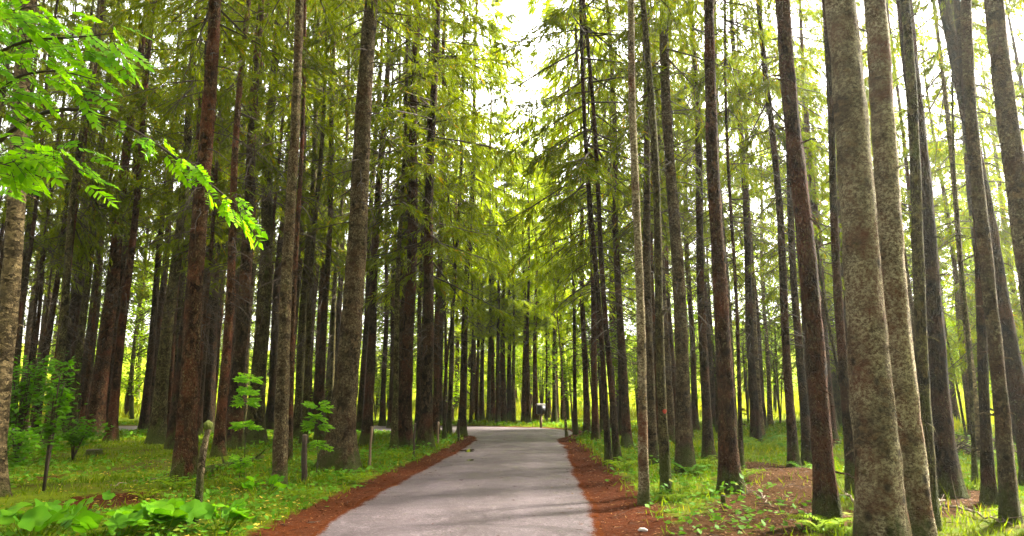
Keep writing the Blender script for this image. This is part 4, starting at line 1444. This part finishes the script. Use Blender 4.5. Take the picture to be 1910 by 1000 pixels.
def plants():
    rowan_tree()
    # leafy undergrowth on the left
    shrub('leafy_shrub', on(30, 868), 2.3, .95, 'leafy green shrub in front of the trunks at the left edge', 'shrub', 110, 20, .12, .08, 'broad_dark', 9, seed=1)
    shrub('leafy_shrub', on(135, 862), 1.0, .6, 'low leafy shrub right beside the slim mottled trunk', 'shrub', 50, 18, .11, .075, 'broad_dark', 6, seed=2)
    shrub('leafy_shrub', on(-10, 915), 1.0, .5, 'low shrub at the left edge under the pale trunk', 'shrub', 50, 18, .10, .07, 'broad_dark', 5, seed=3)
    # the floating spray at the left: a young maple leaning in
    root = shrub('young_maple', on(80, 925), 2.05, .24, 'young maple with a spray of round leaves before the dark trunks at left', 'sapling', 26, 14, .11, .09, 'broad_dark', 3, seed=14)
    shrub('leafy_shrub', on(602, 800), 2.2, .8, 'bright bush glowing between the straight dark trunk and the giant', 'shrub', 44, 16, .11, .075, 'broad', 5, seed=4)
    # young rowans by the snag
    for (px, py, hh, n, lab, seed) in ((452, 884, 1.75, 24, 'blue-green rowan seedling before the broad dark trunk', 1), (588, 898, 1.25, 18, 'rowan seedling with pale fern-like tips beside the cut post', 2),
                                       (444, 905, .4, 12, 'low rowan seedling under the blue-green one', 3)):
        p = on(px, py)
        root = thing('rowan_seedling', p, lab, 'seedling')
        b, f = MB(), MB()
        z = np.linspace(0, hh, 7)
        b.tube(np.stack([.02 * np.sin(z * 4), .02 * np.cos(z * 3), z], 1), np.linspace(.008, .003, 7), 6)
        for k in range(n * 2):
            zz = hh * (1.0, .74, .48, .86)[k % 4] + rng.normal(0, .02)
            a = k * 2.4
            q = np.array([.02 * math.sin(zz * 4), .02 * math.cos(zz * 3), zz])
            pinnate(f, q, np.array([math.cos(a), math.sin(a), rng.uniform(-.1, .7)]), np.array([rng.normal(0, .3), rng.normal(0, .3) - .4, 1.]), (.20 + .10 * rng.random()) * min(1, .55 + hh * .3), pairs=7)
        link('stem', b.mesh('stem', [M['twig']], True), root)
        link('foliage', f.mesh('foliage', [M['rowan'], M['twig']]), root)
    # big-leaved plants at the bottom left
    for (px, py, n, Rr, lab, sd_, s) in (
            (300, 1000, 20, .46, 'clump of big round bright leaves left of the snag foot', 1, .19),
            (215, 1022, 15, .36, 'bright round-leaved clump at the bottom edge, left of the biggest clump', 2, .14),
            (60, 1020, 20, .5, 'darker round-leaved clump in the bottom left corner', 3, .13),
            (412, 1000, 14, .3, 'small round-leaved clump between the snag foot and rusty verge', 4, .10),
            (485, 930, 12, .3, 'leafy clump at the foot of the scarred trunk', 5, .09),
            (130, 985, 14, .42, 'low round-leaved clump in the shade of the left floor', 6, .10)):
        butterbur(on(px, py), lab, n, Rr, sd_, s)
    # bright saplings behind the bend on the right
    for k, (px, y, h, w, lab) in enumerate((
            (1068, 29.5, 3.4, .8, 'bright sapling with layered leaves beside the pale leaning stem'),
            (1110, 27.0, 4.8, .9, 'tall bright sapling glowing left of the dark twin trunks'),
            (1150, 25.0, 4.2, .8, 'bright sapling glowing right behind the dark twin trunks'),
            (1190, 31.0, 3.6, 1.0, 'bright bush behind the spotted trunk'),
            (1265, 30.0, 4.2, 1.2, 'bright bush behind the stout grey-olive trunk'),
            (1322, 33.0, 5.0, 1.4, 'bright bush behind the dark straight trunk'),
            (1395, 32.0, 5.2, 1.5, 'bright bush between flared trunk and fern-foot trunk'),
            (1455, 34.0, 5.5, 1.5, 'bright bush beyond the far end of the trail'),
            (1560, 32.0, 5.0, 1.6, 'bright bush right of the big dark trail tree'),
            (1690, 29.0, 3.8, 1.4, 'bright bush seen right of the thickest lichen trunk'),
            (820, 36.5, 3.0, 1.0, 'bright bush behind the crooked stem left of the bend'),
            (700, 37.0, 2.6, 1.2, 'bright bush low in the meadow gap left of the road'),
            (1010, 37.5, 4.2, 1.2, 'bright bush behind the letter box'),
            (975, 38.5, 3.8, 1.0, 'bright bush in the gap left of the letter box'))):
        p = at_y(px, 780, y)
        p[2] = h1(p[0], p[1])
        shrub('bright_bush' if w > .95 else 'bright_sapling', p, h, w, lab, 'bush' if w > .95 else 'sapling', 64, 22, .15, .10, 'broad', 5, seed=20 + k)
    # ferns and herbs: one of each kind, then copies
    meshes = [fern_meshes(90 + k, 8 + k, .42 + .06 * k).mesh('frond_whorl', [M['broad' if k else 'cover']]) for k in range(3)]
    spots = [(1290, 893, 1.25, 'fern at the foot of the stout grey-olive trunk, left of two'), (1265, 890, .9, 'smaller fern left of the stout grey-olive trunk'), (1310, 880, .9, 'fern between stout grey-olive and dark straight trunk'),
             (1412, 836, 2.0, 'tall fern before the dark trunk behind the trail'), (1425, 845, 1.3, 'fern spreading right of the fern-foot trunk'), (1160, 880, .8, 'small fern at the foot of the twin trunks'),
             (1225, 935, .8, 'fern between the spotted trunk and red-dotted trunk'), (1258, 942, .7, 'fern low before the red-dotted trunk'), (1385, 905, .8, 'fern right of the mossy mound'),
             (1500, 884, .8, 'fern at the feet of the slim dark trail trunks'), (1530, 1004, .9, 'grassy fern left of the big dark trail tree foot'), (1572, 1006, .8, 'grassy fern right of the big dark trail tree foot'),
             (1835, 880, .9, 'fern below the brush pile'), (1898, 870, 1.2, 'fern near the right edge in the sun'), (655, 905, .6, 'small fern right before the giant trunk foot'),
             (585, 880, .8, 'fern behind the short cut post'), (700, 868, .7, 'fern in the verge behind the reddish stake'), (745, 860, .7, 'fern before the left stout verge trunk'),
             (785, 850, .6, 'fern before the right stout verge trunk'), (560, 935, .6, 'small fern right of the scarred trunk foot'), (455, 915, .8, 'fern under the rowan seedlings'),
             (385, 930, .7, 'fern right of the snag'), (270, 935, .6, 'fern alone on the left floor by the bare soil'), (330, 915, .7, 'fern at the foot of the hollow red trunk'),
             (110, 905, .6, 'fern by the low shrub on the left floor'), (1180, 862, .8, 'fern behind the twin trunks in bright leaves')]
    r = np.random.default_rng(77)
    for k, (px, py, s, lab) in enumerate(spots):
        s *= 1.35
        p = on(px, py, -.01)
        root = thing('fern', p, lab, 'fern', 'ferns on the forest floor')
        f = link('foliage', meshes[k % 3], root)
        f.scale = (s, s, s)
        f.rotation_euler.z = r.uniform(0, 6.28)


# ------------------------------------------------------------------ extra materials
def extra():
    m, nt = nodes('puddle_water')
    q = NT(nt)
    b = q.n('ShaderNodeBsdfPrincipled', inp={'Base Color': (.03, .024, .018, 1), 'Roughness': .04, 'IOR': 1.33})
    q.out(b.outputs[0])
    M['water'] = m
    M['moss'] = plain('moss_cushion', (.05, .075, .010), (.14, .16, .025), 40, .95, .9, dist=.02)
    M['snag'] = bark('snag_wood', (.03, .02, .012), (.16, .11, .06), lichen=.9, moss=1.1, lichcol=(.42, .36, .22))


def paint_dot():
    t = [o for o in bpy.data.objects if o.get('label', '').startswith('slim brown trunk with a red paint dot')][0]
    tr = [c for c in t.children if c.name.startswith('trunk')][0]
    V = np.empty(len(tr.data.vertices) * 3, np.float32)
    tr.data.vertices.foreach_get('co', V)
    V = V.reshape(-1, 3)
    ring = V[np.abs(V[:, 2] - 1.30) < .12]
    c = ring.mean(0)
    rad = np.abs(ring[:, 0] - c[0]).max()
    b = MB()
    a0 = -1.45
    n = 14
    th = np.linspace(0, 2 * math.pi, n, endpoint=False)
    P = [[c[0] + (rad + .006) * math.cos(a0), c[1] + (rad + .006) * math.sin(a0), 1.30]]
    for t_ in th:
        u, v = .033 * math.cos(t_) * (1 + .2 * math.sin(3 * t_)), .036 * math.sin(t_)
        a = a0 + u / rad
        P.append([c[0] + (rad + .005) * math.cos(a), c[1] + (rad + .005) * math.sin(a), 1.30 + v])
    b.add(P, [(0, 1 + j, 1 + (j + 1) % n) for j in range(n)])
    m = plain('red_paint', (.30, .03, .02), (.42, .05, .03), 30, .6, .2)
    link('paint_mark', b.mesh('paint_mark', [m]), tr.parent)


SUN_AZ, SUN_EL = R(60), R(38)


def setup():
    cam = bpy.data.cameras.new('camera')
    cam.sensor_width = 36
    cam.lens = 36 * FPX / 1910
    cam.clip_start, cam.clip_end = .05, 3000
    co = link('camera', cam, None, (0, 0, CAM_Z))
    co.rotation_euler = (R(90) + PITCH, 0, 0)
    SC.camera = co
    w = bpy.data.worlds.new('World')
    SC.world = w
    w.use_nodes = True
    nt = w.node_tree
    nt.nodes.clear()
    q = NT(nt)
    sky = q.n('ShaderNodeTexSky', sky_type='NISHITA', sun_disc=False, sun_elevation=SUN_EL, sun_rotation=SUN_AZ, air_density=1.0, dust_density=4.0, ozone_density=1.0)
    hs = q.n('ShaderNodeHueSaturation', inp={'Color': sky.outputs[0], 'Saturation': .12, 'Value': 1.0})
    wm = q.mix(1., hs.outputs[0], (1.0, .97, .90), 'MULTIPLY')
    bg = q.n('ShaderNodeBackground', inp={'Color': wm, 'Strength': .14})
    o = q.n('ShaderNodeOutputWorld')
    nt.links.new(bg.outputs[0], o.inputs['Surface'])
    s = bpy.data.lights.new('sun', 'SUN')
    s.energy = 5.0
    s.angle = R(6)
    s.color = (1, .93, .80)
    so = link('sun', s, None, (10, 20, 40))
    d = Vector((math.sin(SUN_AZ) * math.cos(SUN_EL), math.cos(SUN_AZ) * math.cos(SUN_EL), math.sin(SUN_EL)))
    so.rotation_euler = d.to_track_quat('Z', 'Y').to_euler()
    vs = SC.view_settings
    SC.display_settings.display_device = 'sRGB'
    vs.view_transform = 'Standard'
    vs.look = 'None'
    vs.exposure = 3.35
    vs.gamma = 1
    c = SC.cycles
    c.max_bounces = 7
    c.diffuse_bounces = 4
    c.glossy_bounces = 2
    c.transmission_bounces = 4
    c.caustics_reflective = c.caustics_refractive = False
    c.use_denoising = True


def haze():
    m = bpy.data.materials.new('thin_forest_haze')
    m.use_nodes = True
    nt = m.node_tree
    nt.nodes.clear()
    q = NT(nt)
    v = q.n('ShaderNodeVolumePrincipled', inp={'Color': (.97, .96, .86, 1), 'Density': .00042, 'Anisotropy': .65})
    o = q.n('ShaderNodeOutputMaterial')
    nt.links.new(v.outputs[0], o.inputs['Volume'])
    b = MB()
    b.box((-905, -305, -1.6), (905, 1305, 48))
    tag(link('haze', b.mesh('haze', [m])), kind='stuff')


extra()
build_ground()
make_crowns()
back_wood()
place_trees()
plants()
small_things()
paint_dot()
ground_cover()
setup()
haze()
